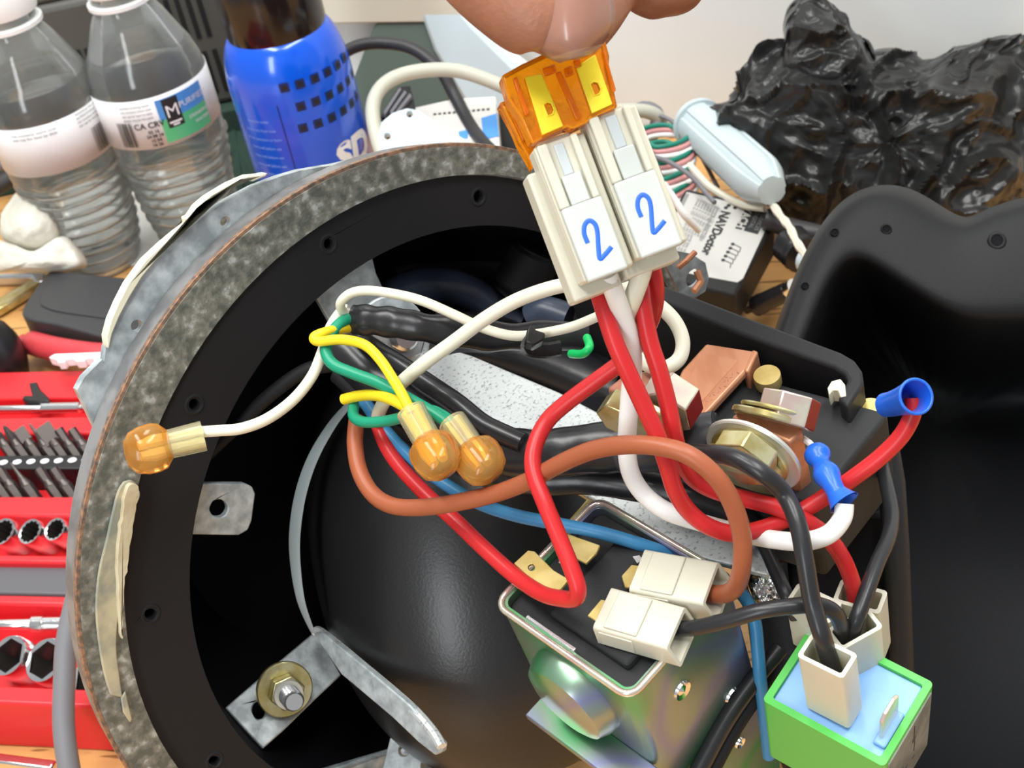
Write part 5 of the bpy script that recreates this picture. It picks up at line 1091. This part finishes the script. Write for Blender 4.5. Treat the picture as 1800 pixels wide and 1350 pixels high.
ht, hff, fc = holder((0, 0), 25.8, 'milky fuse holder with a blue handwritten 2, lower left of the pair'); two(hff, fc, 4.1, 6.2, 1.16)
ht2, hff2, fc2 = holder((10.6, .6), 26.8, 'milky fuse holder with a blue handwritten 2, upper right of the pair', 8.6, (-1.6, 9.2)); two(hff2, fc2, 4.3, 6.6, 1.16)

# ---------------------------------------------------------------- amber blade fuses
def fuse(pts, blades, ref, d, label, th=4.2, ribs=()):
    f_ = plane_fr(ref, d, HN, HU); t = thing('blade_fuse', f_.pt(0, 0, 0), label, 'fuse', 'amber blade fuses')
    G().prism(f_, pxpoly(f_, pts), -th, 0).build('fuse_body', M['fuse'], t, bevel=.35)
    for bl_ in blades:
        G().prism(f_, pxpoly(f_, bl_[0]), -th * .35, .25, [pxpoly(f_, bl_[1])] if bl_[1] else []).build('blade', M['blade'], t, bevel=.12)
        if bl_[1]:
            pp = [f_.pt(x, y, .3) for x, y in pxpoly(f_, bl_[1])]; pp += pp[:2]; G().sweep(pp, .18, 6, cap=False).build('hole_rim', M['blade'], t)
    for r_ in ribs: G().prism(f_, pxpoly(f_, r_), 0, .7).build('rib', M['fuse'], t, bevel=.25)
    return t
sq = lambda x, y: [(x - 10, y - 7), (x - 3, y - 12), (x + 5, y - 10), (x + 10, y + 2), (x + 7, y + 10), (x - 2, y + 13)]
fuse([(895, 175), (882, 132), (918, 112), (960, 92), (1050, 40), (1062, 62), (1072, 98), (1071, 112), (1081, 164), (1086, 188), (1037, 208), (1034, 214), (1008, 226), (998, 222), (952, 243), (936, 252), (915, 205)],
     [([(922, 136), (952, 130), (990, 222), (953, 238)], sq(964, 192)), ([(1012, 118), (1046, 96), (1076, 184), (1040, 200)], sq(1046, 156))], (985, 170), 250, 'amber blade fuse held by the thumb, two yellow blades showing', ribs=[[(975, 130), (985, 126), (1022, 208), (1012, 214)], [(1056, 92), (1062, 90), (1082, 160), (1076, 166)], [(900, 140), (908, 136), (930, 200), (922, 206)], [(952, 122), (974, 114), (978, 128), (958, 136)], [(1006, 108), (1018, 104), (1022, 118), (1010, 122)], [(990, 122), (1004, 116), (1008, 132), (994, 138)]])
fuse([(878, 180), (900, 172), (930, 240), (950, 246), (938, 296), (930, 280), (914, 252), (902, 224)], [], (905, 220), 256, 'second amber blade fuse tucked behind the first, at its left', 4, ribs=[[(892, 190), (900, 188), (924, 244), (918, 250)]])

# ---------------------------------------------------------------- the hand
hand = thing('hand', P(980, 40, 245), 'bare hand whose thumb pinches the amber fuses from above', 'hand')
g = G()
def fing(pts, rr, n=24): 
    q = crom(pts, 8); m = len(q); r2 = [tuple(z) if isinstance(z, tuple) else (z, z) for z in rr]; r3 = crom(r2, max(1, (m - 1) // (len(r2) - 1))); r3 = [r3[min(int(i * (len(r3) - 1) / (m - 1)), len(r3) - 1)] for i in range(m)]
    g.sweep([P(*p) for p in q], r3, n, flat=RC @ Vector((0, 0, 1)))
# thumb: metacarpal, two phalanges, rounded tip (radii: depth, width)
fing([(560, -520, 275), (680, -330, 258), (800, -170, 248), (880, -75, 243), (935, -20, 241), (975, 20, 241), (997, 50, 242), (1004, 84, 243), (1006, 104, 244)],
     [(14, 17), (13, 15), (11, 12.5), (9, 12.0), (8.5, 11.4), (8.2, 10.4), (7.2, 8.6), (5.2, 6.0), (1.0, 1.0)])
# index finger behind the fuses
fing([(1250, -560, 300), (1230, -330, 300), (1150, -180, 292), (1070, -60, 278), (1020, 20, 268), (1000, 60, 262), (995, 82, 261)], [(10, 11), (10, 10), (9, 9.5), (8, 8.5), (7.5, 8), (6, 6), (1, 1)])
# middle finger, fingertip at the top edge
fing([(1330, -560, 310), (1330, -330, 300), (1265, -180, 292), (1195, -80, 286), (1160, -25, 283), (1150, 10, 282), (1148, 36, 282)], [(10, 11), (10, 10), (9, 9.4), (8.4, 8.8), (8, 8.6), (6, 6.6), (1, 1)])
fing([(1420, -560, 320), (1430, -340, 310), (1390, -220, 304), (1330, -140, 300), (1300, -110, 298)], [(9.5, 10), (9.5, 9.5), (8.6, 9), (8, 8), (2, 2)])
fing([(1500, -570, 330), (1520, -380, 320), (1490, -280, 315), (1440, -220, 312), (1420, -205, 312)], [(8.5, 9), (8.5, 8.5), (7.6, 8), (7, 7), (2, 2)])
fing([(560, -520, 275), (900, -700, 300), (1150, -700, 315), (1400, -640, 325), (1500, -570, 330)], [(14, 16), (16, 26), (15, 28), (13, 24), (9, 10)])
fing([(1150, -1250, 340), (1100, -1000, 330), (1080, -750, 315), (1150, -620, 315)], [(26, 32), (22, 30), (18, 36), (10, 20)])
hb = g.build('hand_skin', M['skin'], hand, smooth=180)
rm = hb.modifiers.new('r', 'REMESH'); rm.mode = 'VOXEL'; rm.voxel_size = .0011; rm.use_smooth_shade = True
sm = hb.modifiers.new('s', 'SMOOTH'); sm.factor = .5; sm.iterations = 10
evaluated(hb)
# thumbnail: a curved plate set on the near side of the tip
nv = []; nf_ = []; NU, NV = 14, 14
na = Vector(ray(955, -75) * 233.2); 
def nailpt(u, v_):   # u across -1..1, v_ along 0..1 (root to tip)
    cx = 996 + 16 * v_; cy = -90 + 188 * v_; wv = 71 * (1 - .18 * (2 * v_ - 1) ** 4) * (1 if v_ < .7 else math.sqrt(max(0, 1 - ((v_ - .7) / .34) ** 2)))
    ox, oy = .965, -.26
    x = cx + u * wv * ox; y = cy + u * wv * oy
    return P(x, y, 232.6 + 5.2 * u * u + 1.6 * (v_ - .4) ** 2 * 3 + (v_ > .85) * (v_ - .85) * 8)
for j in range(NV + 1):
    for i in range(NU + 1): nv.append(nailpt(-1 + 2 * i / NU, j / NV))
for j in range(NV):
    for i in range(NU): nf_.append((j * (NU + 1) + i, j * (NU + 1) + i + 1, (j + 1) * (NU + 1) + i + 1, (j + 1) * (NU + 1) + i))
nl = mk('thumbnail', nv, nf_, None, hand, smooth=80, mats=[M['nail'], M['nail_tip']], fmat=[1 if k // NU >= 13 else 0 for k in range(NU * NV)])
s = nl.modifiers.new('s', 'SOLIDIFY'); s.thickness = .0012; s.offset = 0
